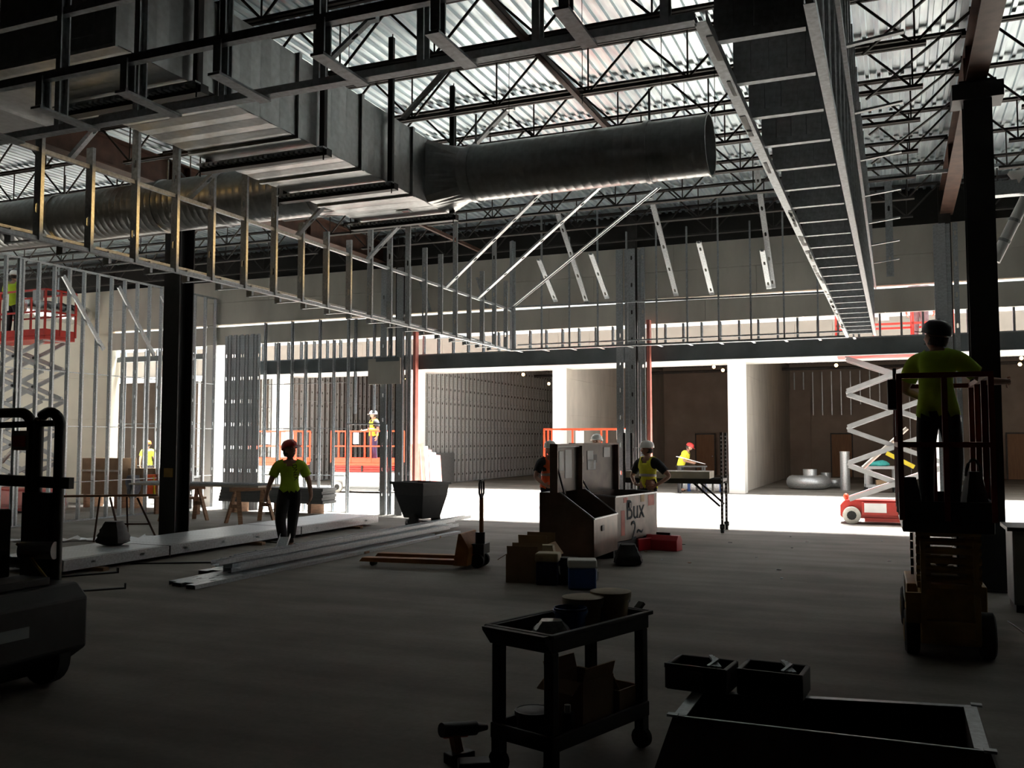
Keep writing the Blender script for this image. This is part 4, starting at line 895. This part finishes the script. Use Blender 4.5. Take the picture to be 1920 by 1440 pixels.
m = MB(); hopper(m, 0, 0, .2, .93, .26, .38, 0); m.build('hopper', black, tt); m = MB(); hopper(m, 0, 0, .23, .935, .26, .38, .025); m.build('inside', black, tt)
m = MB()
for a, b in (((-.66, -.42), (.66, -.38)), ((-.66, .38), (.66, .42)), ((-.66, -.42), (-.6, .42)), ((.6, -.42), (.66, .42))): m.b2((a[0], a[1], .9), (b[0], b[1], .95))
m.build('rim', black, tt)
for s in (-1, 1): MB().lathe([(.04, -.03), (.15, -.03), (.15, .03), (.04, .03)], (.18, s * .33, .15), 20, Matrix.Rotation(R(90), 4, 'X')).build('wheel', rubber, tt, smooth=True)
for x, y in ((-.3, -.15), (-.3, .15)): MB().tube((x, y - .02, .07), (x, y + .02, .07), .07, n=14).build('caster', rubber, tt); MB().b2((x - .03, y - .03, .07), (x + .03, y + .03, .16)).build('caster_fork', greyp, tt)
MB().path([(-.2, 0, .12), (.3, 0, .12)], .02).build('axle', greyp, tt)
# pallet jack
pj = thing('pallet_jack', 'orange pallet jack with forks under the end of the stud pile', 'pallet jack', (-5.78, 12.25, 0), R(6))
fm = M('worn_orange_paint', (0.30, 0.115, 0.03), 0.6, 0.1, 0.3, 6)
for s in (-1, 1): MB().prism([(-1.55, .06), (-1.5, .12), (-.05, .13), (-.05, .06)], s * .27 - .08, s * .27 + .08).build('fork', fm, pj, bevel=.006); MB().tube((-1.35, s * .27 - .05, .04), (-1.35, s * .27 + .05, .04), .04, n=12).build('load_roller', rubber, pj)
MB().prism([(-.1, .05), (.12, .05), (.14, .3), (.02, .5), (-.02, .5)], -.33, .33).build('head_plate', fm, pj, bevel=.01); MB().tube((.2, 0, .1), (.2, 0, .5), .07, n=14).build('pump_cylinder', blackm, pj)
MB().b2((.1, -.14, .2), (.3, .14, .34)).build('pump_block', blackm, pj)
for s in (-1, 1): MB().lathe([(.03, -.03), (.1, -.03), (.1, .03), (.03, .03)], (.2, s * .12, .1), 18, Matrix.Rotation(R(90), 4, 'X')).build('steer_wheel', rubber, pj, smooth=True)
MB().bar((.22, 0, .36), (.22, 0, 1.0), .05, .05).build('handle_shaft', fm, pj)
MB().path([(.22, -.02, .98), (.22, -.1, 1.06), (.22, -.1, 1.2), (.22, -.06, 1.24), (.22, .06, 1.24), (.22, .1, 1.2), (.22, .1, 1.06), (.22, .02, .98)], .016, 8).build('handle_loop', black, pj); MB().bar((.22, 0, 1.0), (.22, 0, 1.23), .02, .03).build('release_lever', black, pj)
# ------------------------------------------------------------------ loose studs, wide studs, offcuts
random.seed(5)
i = 0
for lay in range(3):
    for k in range(6 - lay * 2):
        L = random.choice([5.9, 6.6, 7.2, 7.4]); x = -8.78 + k * .15 + lay * .16 + random.uniform(-.015, .015); y = 9.1 + (7.4 - L) * random.random() + lay * .25 + (k == 0) * .9
        o = thing('loose_stud', 'loose shiny stud of the long floor pile, %s layer, %s from the left' % (('bottom', 'middle', 'top')[lay], ordn[k]), 'stud', (x, y, .05 + lay * .066), R(random.uniform(-.5, .5)), 'loose studs in the long floor pile')
        inst('stud', stud_mesh(L, w=.14, fl=.06, first=.4), o, mat4=orient((0, 0, .0), (0, 1, 0), R(90) if (k + lay) % 2 else R(-90)) if False else Matrix.Rotation(R(-90), 4, 'X') @ Matrix.Rotation(R(90 if lay == 0 or k == 2 else -90), 4, 'Z'))
for k, y in enumerate((10.6, 13.0, 15.6)):
    tag(MB().box((-8.5, y, .018), (1.15 if k else .9, .14, .036), R(4 * k)).build('dunnage_block', wood, bevel=.004), '%s wood block under the long pile of loose studs' % ('nearest', 'middle', 'farthest')[k], 'lumber', 'wood blocks under the stud pile')
for k in list(range(26)) + [27]:
    o = thing('wide_stud', 'wide steel stud on edge in the broad banded stack, %s from the left' % nth(k + 1 if k < 27 else 27), 'stud', (-11.62 + k * .046, 9.3 + (k % 3) * .02, .05), 0, 'studs of the broad banded stack')
    inst('stud', stud_mesh(8.2, w=.15, fl=.044, first=.5, step=.9, holes=(k == 27)), o, (0, 0, 0), mat4=Matrix.Translation((.0, 0, .085)) @ Matrix.Rotation(R(-90), 4, 'X') @ (Matrix.Rotation(R(180), 4, 'Z')))
for k, y in enumerate((9.9, 13.4, 16.6)):
    o = tag(MB().box((-10.97, y, .025), (1.45, .1, .05)).build('dunnage_block', wood), '%s wood runner under the broad banded stud stack' % ('nearest', 'middle', 'farthest')[k], 'lumber', 'runners under the banded stack')
for k, y in enumerate((11.2, 14.6)):
    m = MB(); m.b2((-11.66, y, .208), (-10.32, y + .03, .212)); m.b2((-10.326, y, .05), (-10.32, y + .03, .21)); tag(m.build('steel_band', blackm), '%s dark steel band round the broad stud stack' % ('near', 'far')[k], 'strap')
o = thing('stud_offcut', 'short bright stud offcut leaning on the pile by the walking man', 'stud', (-8.95, 12.25, .3))
inst('stud', stud_mesh(.62, w=.16, fl=.06, holes=False), o, mat4=orient((0, 0, 0), (.25, -.52, -.26), R(90)))
for k, (p, L, a) in enumerate((((-9.9, 10.9, .0), 1.3, 30), ((-9.55, 12.0, 0), .5, 75), ((-10.0, 13.7, 0), 1.1, -10), ((-9.0, 8.6, 0), .6, 50), ((-10.2, 9.4, 0), 1.0, 60))):
    o = thing('steel_strip', '%s dark scrap of steel strip on the floor between the two stud piles' % ordn[k], 'scrap', p, R(a)); MB().b2((-L / 2, -.03, 0), (L / 2, .03, .02)).build('strip', blackm, o); MB().b2((L / 2 - .02, -.03, 0), (L / 2, .03, .07)).build('bent_end', blackm, o)
for k in range(6):
    o = thing('foil_strip', '%s from the left of the crumpled shiny strips on the floor behind the fork truck' % ordn[k], 'scrap', (-14.9 + .42 * k, 12.0 + .25 * k, .0), R(20 + 7 * k), 'shiny strips behind the fork truck')
    m = MB(); pts = [(-.5 + .125 * q, .1 * (-1) ** q, .05 + .03 * math.sin(q * 2 + k)) for q in range(9)]
    m.add([(a, b - .1, 0.01 + .5 * c) for a, b, c in pts] + [(a, b + .1, c) for a, b, c in pts], [(q, q + 1, 10 + q, 9 + q) for q in range(8)]); m.build('strip', galv, o)
# black bag, broom handle
bag('black bag standing on the broad banded stud stack left of the column', (-11.2, 10.95, .215), (.42, .36, .36), black, .2, 8, strap=False)
# folding work stand with rods
fs = thing('folding_stand', 'thin rusty folding stand behind the fork truck', 'stand', (-13.0, 12.9, 0))
for a, b in (((-.35, -.3, 0), (-.55, 0, .78)), ((-.35, .5, 0), (-.0, .1, .78)), ((.3, -.3, 0), (-.3, .0, .78)), ((.45, .4, 0), (.25, .1, .78)), ((-.2, .0, .3), (.38, .3, .3))): MB().bar(a, b, .03, .03).build('leg', redox, fs)
MB().bar((-1.5, -.1, .78), (.7, .1, .84), .09, .04).build('top_bar', wood, fs)
# saw horses and bench
def sawhorse(label, loc, rz):
    o = thing('sawhorse', label, 'sawhorse', loc, rz, 'wooden sawhorses left of the walking man')
    MB().b2((-.5, -.05, .70), (.5, .05, .79)).build('beam', wood, o)
    for sx in (-1, 1):
        for sy in (-1, 1): MB().bar((sx * .42, sy * .3, 0), (sx * .34, sy * .05, .72), .09, .04).build('leg', wood, o)
        MB().bar((sx * .385, -.17, .38), (sx * .385, .17, .38), .02, .08).build('brace', wood, o)
    return o
sawhorse('wooden sawhorse nearest the walking man under the plank bench', (-13.3, 16.9, 0), R(70)); sawhorse('wooden sawhorse close to the black column under the plank bench', (-15.0, 16.7, 0), R(70))
for k in range(3):
    tag(MB().b2((-16.4, 16.45 + k * .3, .80), (-12.75, 16.72 + k * .3, .84)).build('plank', board), '%s plank of the bench on the sawhorses' % ('near', 'middle', 'far')[k], 'plank', 'planks on the sawhorses')
for k in range(4): o = thing('bench_stud', '%s dark steel stud on the planks over the sawhorses, counting from the near edge' % ordn[k], 'stud', (-12.8, 16.5 + k * .13, .843), R(90), 'studs lying on the bench'); inst('stud', stud_mesh(3.4, fl=.04), o, mat4=Matrix.Rotation(R(-90), 4, 'X') @ Matrix.Rotation(R(-90), 4, 'Z'))
sg = thing('board_stack', 'low dark grey stack of long boards on skids behind the walking man', 'board stack', (-14.3, 19.35, 0))
for k in range(5): MB().b2((-1.7 + .02 * k, -.3, .28 + k * .076), (1.45 - .03 * (k % 2), .3, .28 + k * .076 + .072)).build('board', slate, sg, bevel=.004)
for x in (-1.3, 0, 1.0): MB().b2((x, -.28, 0), (x + .1, .28, .28)).build('skid', wood, sg)
MB().b2((.72, -.306, .27), (.75, .306, .662)).build('strap', blackm, sg)
lp = MB().b2((-14.5, 19.0, .0), (-12.2, 19.12, .05)).build('floor_plank', board); tag(lp, 'single plank on the floor in front of the doorway studs', 'plank')
# jackets on the stud wall
def jacket(label, loc, mat, stripe):
    o = thing('hung_jacket', label, 'jacket', loc); m = MB(); n, k = 14, 8
    for i in range(k + 1):
        t = i / k
        for j in range(n):
            a = 2 * math.pi * j / n; r = (.08 + .09 * math.sin(math.pi * min(1, t * .8 + .18))) * (1 + .15 * math.sin(3 * a + i)); m.v.append((r * math.cos(a) * .6, r * math.sin(a) * 1.3, .55 * (1 - t)))
    m.f = [(i * n + j, i * n + (j + 1) % n, (i + 1) * n + (j + 1) % n, (i + 1) * n + j) for i in range(k) for j in range(n)] + [tuple(reversed(range(n))), tuple(range(k * n, k * n + n))]; m.mi = [0] * len(m.f)
    m.build('body', mat, o, smooth=True)
    if stripe: MB().bar((.1, .0, .05), (.09, -.05, .5), .05, .02).build('stripe', yelv, o)
jacket('orange safety vest draped over the left stud wall', (-17.3, 18.1, .42), orangev, True)
jacket('grey jacket draped over the left stud wall beside the orange vest', (-17.3, 17.5, .42), greycloth, False)
o = thing('step_bench', 'low wooden bench standing under the orange vest', 'bench', (-16.7, 18.1, 0), R(12)); MB().b2((-.5, -.15, .38), (.9, .15, .43)).build('top', wood, o)
for x in (-.35, .7): MB().b2((x, -.13, 0), (x + .05, .13, .38)).build('leg', wood, o)
# stacked brown boards behind the far left opening
o = thing('crate', 'tall brown panelled crate before the far left opening', 'crate', (-19.95, 19.3, 0))
for k in range(3): MB().b2((-.68 + k * .46, -.3, .36), (-.68 + k * .46 + .45, .3, 1.34)).build('panel', card, o)
MB().b2((-.7, -.32, .98), (.72, -.3, 1.03)).build('batten', board, o)
for x in (-.6, .5): MB().b2((x, -.3, 0), (x + .1, .3, .36)).build('skid', wood, o)
o = thing('crate', 'lower brown crate right of the tall crate before the left opening', 'crate', (-18.5, 19.45, 0))
for k in range(2):
    for q in range(3): MB().b2((-.68 + q * .46, -.25, .34 + k * .37), (-.68 + q * .46 + .45, .25, .34 + k * .37 + .36)).build('panel', card, o)
for x in (-.6, .5): MB().b2((x, -.25, 0), (x + .1, .25, .34)).build('skid', wood, o)
o = thing('debris_stack', 'reddish boards leaning between the salmon pier edge and the partition end', 'board stack', (-15.6, 29.6, 0))
for k in range(5): MB().bar((-.3 + .13 * k, .1 * k, 0), (-.55 + .13 * k, .1 * k + .3, 1.7 - .1 * k), .5, .03, R(20)).build('board', [pinkp, greyp][k % 2], o)
# rolling scaffold bench
sc = thing('rolling_scaffold', 'black rolling scaffold bench with a pale plank right of the yellow vest man', 'scaffold', (-4.2, 18.9, 0), R(3))
for sx in (-1, 1):
    for sy in (-1, 1):
        p = MB().b2((sx * .98 - .025, sy * .36 - .025, .16), (sx * .98 + .025, sy * .36 + .025, 1.98)).build('post', primer, sc)
        m = MB()
        for k in range(22): m.b2((sx * .98 - .012, sy * .36 - .027, .25 + k * .078), (sx * .98 + .012, sy * .36 + .027, .25 + k * .078 + .03))
        m.build('pin_holes', white if sx > 0 else ink, p)
        MB().tube((sx * .98 - .03, sy * .36, .075), (sx * .98 + .03, sy * .36, .075), .075, n=16).build('caster', rubber, sc); MB().b2((sx * .98 - .05, sy * .36 - .03, .08), (sx * .98 + .05, sy * .36 + .03, .17)).build('caster_fork', blackm, sc)
        if sx > 0 or sy > 0: MB().bar((sx * .94, sy * .36, .52), (sx * .42, sy * .36, .98), .04, .04).build('knee_brace', blackm, sc)
for sy in (-1, 1): MB().b2((-1.0, sy * .36 - .02, .96), (1.0, sy * .36 + .02, 1.06)).build('side_beam', blackm, sc)
for sx in (-1, 1): MB().b2((sx * .98 - .02, -.36, 1.0), (sx * .98 + .02, .36, 1.06)).build('end_rail', blackm, sc)
MB().b2((-.96, -.34, 1.06), (.74, .0, 1.2)).build('plank', board, sc, bevel=.006); MB().b2((-.96, .02, 1.06), (.74, .34, 1.2)).build('plank', board, sc, bevel=.006)
o = thing('plan_sheet', 'large white plan sheet held open on a stand beyond the scaffold', 'paper', (-6.6, 32.2, .96), R(20)); m = MB(); m.bar((-.45, 0, .3), (.45, .1, .05), .5, .01); m.build('sheet', paper, o)
o = thing('plan_stand', 'dark stand under the white plan sheet beyond the scaffold', 'table', (-6.6, 32.25, 0), R(20)); MB().b2((-.5, -.3, .9), (.5, .3, .95)).build('top', blackm, o)
for sx in (-1, 1):
    for sy in (-1, 1): MB().b2((sx * .42 - .03, sy * .24 - .03, 0), (sx * .42 + .03, sy * .24 + .03, .9)).build('leg', blackm, o)
for k in range(3):
    o = thing('duct_crate', '%s grey bundle on the far floor under the scaffold bench' % ('left', 'middle', 'right')[k], 'bundle', (-6.9 + k * .55, 33.4, 0), R(8 * k), 'grey bundles under the scaffold'); MB().tube((-.24, 0, .15), (.24, 0, .15), .15, n=14).build('roll', pearl, o); MB().b2((-.05, -.155, .0), (.05, .155, .302)).build('strap', bluep, o)
# duct parts in the far shop
def torus_part(parent, c, R0, r, a0, a1, rot, mat, name):
    m = MB(); m.path([(R0 * math.cos(t), R0 * math.sin(t), 0) for t in [a0 + (a1 - a0) * i / 16 for i in range(17)]], r, 14); o = m.build(name, mat, parent, smooth=True); o.location = c; o.rotation_euler = rot
o = thing('duct_elbow', 'shiny round duct elbow lying on the far floor left of the upright pipe', 'duct', (-3.1, 36.6, 0)); torus_part(o, (0, 0, .27), .55, .26, 0, math.pi * 1.1, (0, 0, R(200)), galv, 'bend'); MB().tube((.1, -.2, .3), (.1, -.2, .75), .25, n=18).build('collar', galv, o, smooth=True)
o = thing('duct_elbow', 'smaller duct elbow lying right of the first elbow on the far floor', 'duct', (-2.2, 37.4, 0)); torus_part(o, (0, 0, .2), .35, .19, 0, math.pi, (0, 0, R(30)), galv, 'bend'); MB().tube((-.3, 0, .2), (-.3, 0, .6), .18, n=16).build('collar', galv, o, smooth=True)
o = thing('duct_pipe', 'tall grey duct pipe standing upright in the far shop', 'duct', (-1.75, 36.2, 0)); MB().tube((0, 0, 0), (0, 0, 1.42), .17, n=20).build('pipe', galv, o, smooth=True); MB().tube((0, 0, 1.36), (0, 0, 1.42), .18, n=20).build('crimp', galv, o)
o = thing('duct_pipe', 'shorter grey duct pipe upright beside the far tool cart', 'duct', (-.95, 36.4, 0)); MB().tube((0, 0, 0), (0, 0, .85), .14, n=20).build('pipe', galv, o, smooth=True); MB().tube((0, 0, .8), (0, 0, .85), .15, n=20).build('crimp', galv, o)

# ------------------------------------------------------------------ utility carts
def utility_cart(label, loc, rz, L, Wd, H, mat, legw=.06):
    o = thing('utility_cart', label, 'cart', loc, rz); hl, hw = L / 2, Wd / 2
    def tray(z, d, nm):
        m = MB(); t = .02; m.b2((-hl + .02, -hw + .02, z - d), (hl - .02, hw - .02, z - d + t))
        for s in (-1, 1):
            m.b2((-hl, s * hw - t * (s > 0), z - d), (hl, s * hw + t * (s < 0), z)); m.b2((s * hl - t * (s > 0), -hw, z - d), (s * hl + t * (s < 0), hw, z))
        return m.build(nm, mat, o, bevel=.006)
    tray(H, .10, 'top_tray'); tray(.27, .085, 'bottom_tray')
    m = MB()
    for s in (-1, 1): m.b2((-hl - .02, s * (hw + .012) - .012, H - .02), (hl + .015, s * (hw + .012) + .012, H + .004)); 
    m.b2((-hl - .03, -hw - .02, H - .02), (-hl, hw + .02, H + .004)); m.b2((hl, -hw - .02, H - .02), (hl + .02, hw + .02, H + .004)); m.build('rim', mat, o, bevel=.005)
    MB().prism([(-hl, H - .1), (-hl, H), (-hl - .07, H - .0), (-hl - .065, H - .02)], -hw, hw).build('handle_lip', mat, o)
    for sx in (-1, 1):
        for sy in (-1, 1):
            x, y = sx * (hl - legw / 2 - .005), sy * (hw - legw / 2 - .005)
            MB().b2((x - legw / 2, y - legw / 2, .27), (x + legw / 2, y + legw / 2, H - .1)).build('leg', mat, o, bevel=.008)
            MB().tube((x - .02, y, .06), (x + .02, y, .06), .06, n=18).build('caster', rubber, o); MB().b2((x - .03, y - .03, .06), (x + .03, y + .03, .19)).build('caster_fork', blackm, o)
    return o
ca = R(71.5)
cart = utility_cart('black plastic two-shelf utility cart in the foreground', (-1.75, 5.14, 0), ca, .93, .44, .80, black)
def on_cart(x, y): return (-1.75 + x * math.cos(ca) - y * math.sin(ca), 5.14 + x * math.sin(ca) + y * math.cos(ca))
def bucket(label, p, z, r, h, mat, lid=None, cat='bucket'):
    o = thing('bucket', label, cat, (p[0], p[1], z)); MB().lathe([(r * .82, 0), (r * .97, h * .82), (r * 1.06, h * .82), (r * 1.06, h * .9), (r, h * .9), (r, h), (r * .96, h), (r * .78, .01)], (0, 0, 0), 28, cap=False).build('pail', mat, o, smooth=True)
    MB().lathe([(.001, .006), (r * .8, .006)], (0, 0, 0), 28, cap=False).build('base', mat, o)
    if lid: MB().lathe([(.001, h + .012), (r * .9, h + .012), (r * 1.08, h + .008), (r * 1.08, h - .02)], (0, 0, 0), 28, cap=False).build('lid', lid, o, smooth=True)
    MB().path([(r * 1.05 * math.cos(t), 0, h * .82 - .05 * math.sin(t)) for t in [math.pi * i / 10 for i in range(11)]], .004, 6).build('bail', galv, o)
bucket('tan lidded bucket on the cart, nearer and left of two', on_cart(.14, .03), .72, .115, .17, tan, tan)
bucket('tan lidded bucket at the far end of the cart', on_cart(.34, -.03), .72, .115, .185, tan, tan)
bucket('blue pail on the cart in front of the tan buckets', on_cart(-.06, -.03), .72, .095, .15, bluep)
bag('crumpled clear plastic bag lying in the cart top tray', (*on_cart(-.22, -.02), .72), (.22, .18, .10), pearl, .4, 21, name='plastic_bag', strap=False)
o = thing('putty_knife', 'dark handled tool sticking out over the far rim of the cart', 'tool', (*on_cart(.44, -.1), .74), ca); MB().bar((0, 0, 0), (.09, -.03, .09), .05, .02).build('handle', black, o); MB().bar((-.1, .03, -.005), (0, 0, 0), .03, .004).build('blade', galv, o)
carton('cardboard_box', 'open cardboard box with flaps on the lower cart shelf', (*on_cart(.06, .0), .205), (.3, .26, .26), ca)
o = thing('paint_can', 'dark tub at the left end of the lower cart shelf', 'tub', (*on_cart(-.28, .06), .205)); MB().lathe([(.09, 0), (.1, .11), (.106, .115), (.095, .12), (.001, .118)], (0, 0, 0), 22).build('tub', black, o, smooth=True); MB().lathe([(.1, .1), (.108, .1), (.108, .122), (.1, .122)], (0, 0, 0), 22, cap=False).build('rim', blackm, o)
o = thing('parts_box', 'dark open parts box at the right end of the lower cart shelf', 'box', (*on_cart(.33, -.02), .205), ca)
for s in (-1, 1): MB().b2((s * .1 - .006, -.14, 0), (s * .1 + .006, .14, .16)).build('side', card, o); MB().b2((-.1, s * .14 - .006, 0), (.1, s * .14 + .006, .16)).build('side', card, o)
MB().b2((-.1, -.14, 0), (.1, .14, .01)).build('bottom', card, o)
o = thing('spray_can', 'small dark can standing by the near leg of the cart shelf', 'can', (*on_cart(-.22, -.13), .205)); MB().tube((0, 0, 0), (0, 0, .13), .033, n=16).build('can', blackm, o, smooth=True); MB().tube((0, 0, .13), (0, 0, .17), .018, n=12).build('cap', paper, o)
c3 = utility_cart('grey utility cart in the far shop with teal cloth on top', (-.55, 35.2, 0), R(8), 1.0, .55, .92, greyp)
o = thing('draped_cloth', 'teal cloth heaped on the far grey cart', 'cloth', (-.6, 35.2, .93)); m = MB(); m.ball((0, 0, .06), .36, 14, 8, (1.1, .6, .35)); m.v = [(x, y, z + .03 * math.sin(9 * x) * math.cos(11 * y)) for x, y, z in m.v]; m.build('cloth', teal, o, smooth=True)
carton('cardboard_box', 'small tan carton on the lower shelf of the far grey cart', (-.45, 35.1, .22), (.45, .3, .22), R(8), flaps=False)

# ------------------------------------------------------------------ foreground duct section, bins, drill
dt = thing('duct_section', 'open black-lined sheet metal duct section on the floor at lower right', 'duct', (-.34, 4.48, 0))
rim = [(-.68, 0), (.68, 0), (.68, .74), (-.68, .5)]; base = [(-.84, -.16), (.84, -.16), (.84, .86), (-.84, .62)]; zr = .5
def ring(a, z): return [(p[0], p[1], z) for p in a]
m = MB(); m.add(ring(base, .0) + ring(rim, zr), [(i, (i + 1) % 4, 4 + (i + 1) % 4, 4 + i) for i in range(4)]); m.build('outer_skin', M('dull_duct_skin', (0.09, 0.09, 0.09), 0.6, 0.4, 0.2, 6), dt)
inn = [(-.62, .03), (.62, .03), (.62, .69), (-.62, .46)]
m = MB(); m.add(ring(inn, .05) + ring(inn, zr), [(i, (i + 1) % 4, 4 + (i + 1) % 4, 4 + i) for i in range(4)] + [(0, 1, 2, 3)]); m.build('black_liner', rubber, dt)
for i in range(4):
    a, b = Vector((*rim[i], zr)), Vector((*rim[(i + 1) % 4], zr)); ia, ib = Vector((*inn[i], zr)), Vector((*inn[(i + 1) % 4], zr))
    k = .45 if i == 0 else 1.0
    ia = a.lerp(ia, k); ib = b.lerp(ib, k); up = Vector((0, 0, .004))
    m = MB(); m.add([a - up, b - up, ib - up, ia - up, a + up, b + up, ib + up, ia + up], ((3, 2, 1, 0), (4, 5, 6, 7), (0, 1, 5, 4), (1, 2, 6, 5), (2, 3, 7, 6), (3, 0, 4, 7))); m.build('rim_flange', galv, dt)
for p in rim: MB().b2((p[0] - .025, p[1] - .02, zr), (p[0] + .025, p[1] + .02, zr + .012)).build('corner_clip', galv, dt)
def bin_(label, loc, rz, tilt):
    o = thing('parts_bin', label, 'bin', loc, rz); m = MB(); x, y, z = .155, .12, .13; t = .012
    m.b2((-x, -y, 0), (x, y, t))
    for s in (-1, 1): m.b2((s * x - t, -y, 0), (s * x + t, y, z)); m.b2((-x, s * y - t, 0), (x, s * y + t, z))
    m.build('bin', black, o, bevel=.006); MB().b2((-x - .01, -y - .01, z - .02), (x + .01, -y + .0, z + .004)).build('rim', black, o); MB().b2((-.05, -y - .022, .05), (.05, -y - .012, .11)).build('grip', blackm, o)
    for k in range(4): MB().bar((.06 + .02 * k, -.08, .13), (.1 - .02 * k, -.03 + .02 * k, .16), .02, .012).build('metal_fitting', galv, o)
    o.rotation_euler = (tilt, 0, rz)
bin_('black parts bin on the back left corner of the duct section', (-.99, 5.05, .505), R(-6), R(0)); bin_('second black bin right of the first on the duct section rim', (-.62, 5.08, .505), R(-4), R(0))
dr = thing('cordless_drill', 'black and orange cordless drill on the floor left of the cart', 'tool', (-2.32, 4.86, .0), R(60))
MB().tube((-.14, 0, .2), (.09, 0, .17), .04, n=14).build('motor_body', black, dr, smooth=True); MB().tube((.09, 0, .17), (.17, 0, .16), .03, .018, n=14).build('chuck', blackm, dr, smooth=True)
MB().bar((-.06, 0, .18), (-.03, 0, .06), .045, .055).build('grip', fm, dr); MB().b2((-.1, -.045, 0), (.06, .045, .06)).build('battery', black, dr, bevel=.006); MB().bar((-.13, 0, .165), (.03, 0, .145), .03, .02).build('orange_band', orangep, dr)
o = thing('battery_charger', 'black charger lying behind the drill on the floor', 'charger', (-2.18, 4.72, 0), R(30)); MB().b2((-.09, -.06, 0), (.09, .06, .07)).build('body', black, o, bevel=.01); MB().path([(.09, 0, .03), (.16, .03, .01), (.2, .1, .01), (.14, .18, .01)], .006, 6).build('cord', black, o)
# stand-up fork truck, left foreground
ft = thing('fork_truck', 'black stand-up fork truck with hoop guards at the left foreground', 'fork truck', (-6.68, 4.75, 0))
MB().prism([(-1.0, .05), (.62, .05), (.95, .26), (.95, .64), (.84, .74), (-1.0, .74)], -.72, .62).build('counterweight', blackm, ft, bevel=.02)
MB().b2((-1.0, -.7, .74), (.2, .55, 1.28)).build('battery_housing', blackm, ft, bevel=.02); MB().b2((-1.1, -.6, 1.28), (-.05, .45, 1.5)).build('control_deck', black, ft, bevel=.02)
MB().b2((.5, -.3, .74), (.8, .4, .80)).build('side_cover', black, ft, bevel=.01); MB().b2((.951, -.3, .42), (.956, .1, .5)).build('data_plate', tube_m, ft)
for x, y in ((.72, -.62), (-.6, -.62), (.72, .5)): MB().lathe([(.06, -.07), (.17, -.07), (.2, -.05), (.2, .05), (.17, .07), (.06, .07)], (x, y - .05, .2), 24, Matrix.Rotation(R(90), 4, 'X')).build('wheel', rubber, ft, smooth=True)
def hoop(x0, x1, y, z0, z1, r, q): 
    c = [(x0, y, z0), (x0, y, z1 - q)] + [(x0 + q - q * math.cos(t), y, z1 - q + q * math.sin(t)) for t in [math.pi / 2 * i / 6 for i in range(1, 7)]] + [(x1 - q + q * math.sin(t), y, z1 - q + q * math.cos(t)) for t in [math.pi / 2 * i / 6 for i in range(0, 7)]] + [(x1, y, z0)]
    MB().path(c, r, 12).build('hoop_guard', black, ft, smooth=True)
hoop(.22, .46, .75, .6, 2.05, .042, .12); hoop(-.45, .15, .75, .6, 2.05, .042, .14); hoop(-.40, .06, .45, .9, 1.98, .035, .12)
MB().bar((-.6, .75, 1.50), (.6, .75, 1.48), .05, .09).build('cross_bar', black, ft); MB().bar((-.6, .75, 1.94), (.4, .75, 1.96), .03, .05).build('cross_bar', black, ft); MB().b2((.12, .70, .6), (.42, .8, 1.4)).build('mast', blackm, ft)
MB().b2((-.02, .70, 1.74), (.16, .72, 1.9)).build('warning_label', board, ft); MB().b2((.0, .694, 1.77), (.14, .70, 1.86)).build('label_print', orangep, ft)
for k in range(4): MB().b2((-.9, -.5 + .3 * k, 1.28), (-.7, -.3 + .3 * k, 1.34)).build('pedal', black, ft)
MB().path([(.2, .6, 1.0), (.3, .6, .95), (.42, .6, .84), (.6, .55, .75), (.7, .5, .6)], .012, 6).build('cable', yellowp, ft)
MB().tube((.25, .6, .95), (.5, .7, .95), .07, n=18).build('rolled_paper', greyp, ft)
o = thing('conduit_box', 'small black electrical box with stub arm on the upper back wall at the right edge', 'box', (2.86, 20.2, 5.62)); MB().b2((-.1, -.06, -.2), (.1, .06, .3)).build('body', black, o); MB().b2((-.45, -.05, -.25), (.1, .05, -.2)).build('arm', black, o); MB().b2((-.45, -.05, -.25), (-.3, .05, .0)).build('stub', black, o)
# cabinet and jug at right edge, cable on the floor
o = thing('steel_cabinet', 'dark grey steel cabinet at the right edge behind the near lift', 'cabinet', (1.62, 11.5, 0))
MB().b2((-.5, -.3, .08), (.6, .35, .86)).build('body', tube_m, o, bevel=.01); MB().b2((-.55, -.34, .86), (.65, .38, .9)).build('top', blackm, o); MB().b2((-.48, -.32, .12), (.02, -.3, .82)).build('door', tube_m, o); MB().b2((.03, -.32, .12), (.58, -.3, .82)).build('door', tube_m, o); MB().b2((-.48, -.28, 0), (.58, .33, .08)).build('plinth', blackm, o)
o = thing('water_jug', 'clear plastic jug on the cabinet at the right edge', 'jug', (1.45, 11.4, .9)); MB().lathe([(.07, 0), (.075, .14), (.06, .2), (.025, .24), (.025, .27), (.001, .27)], (0, 0, 0), 18).build('jug', pearl, o, smooth=True); MB().tube((0, 0, .27), (0, 0, .29), .027, n=12).build('cap', white, o)
tag(MB().path([(1.0, 10.6, .01), (1.1, 9.9, .01), (1.25, 9.2, .01), (1.3, 8.4, .01), (1.5, 7.6, .01)], .008, 6).build('floor_cable', black), 'black cable snaking on the floor right of the near lift', 'cable')
random.seed(9)
for k in range(16):
    x, y = random.uniform(-4, .2), random.uniform(12.5, 19)
    tag(MB().box((x, y, .005), (random.uniform(.02, .09), random.uniform(.02, .04), .01), random.random() * 3).build('floor_scrap', [paper, blackm, wood, galv][k % 4]), 'tiny scrap of rubbish lying on the open floor', 'scrap', 'tiny scraps on the open floor')
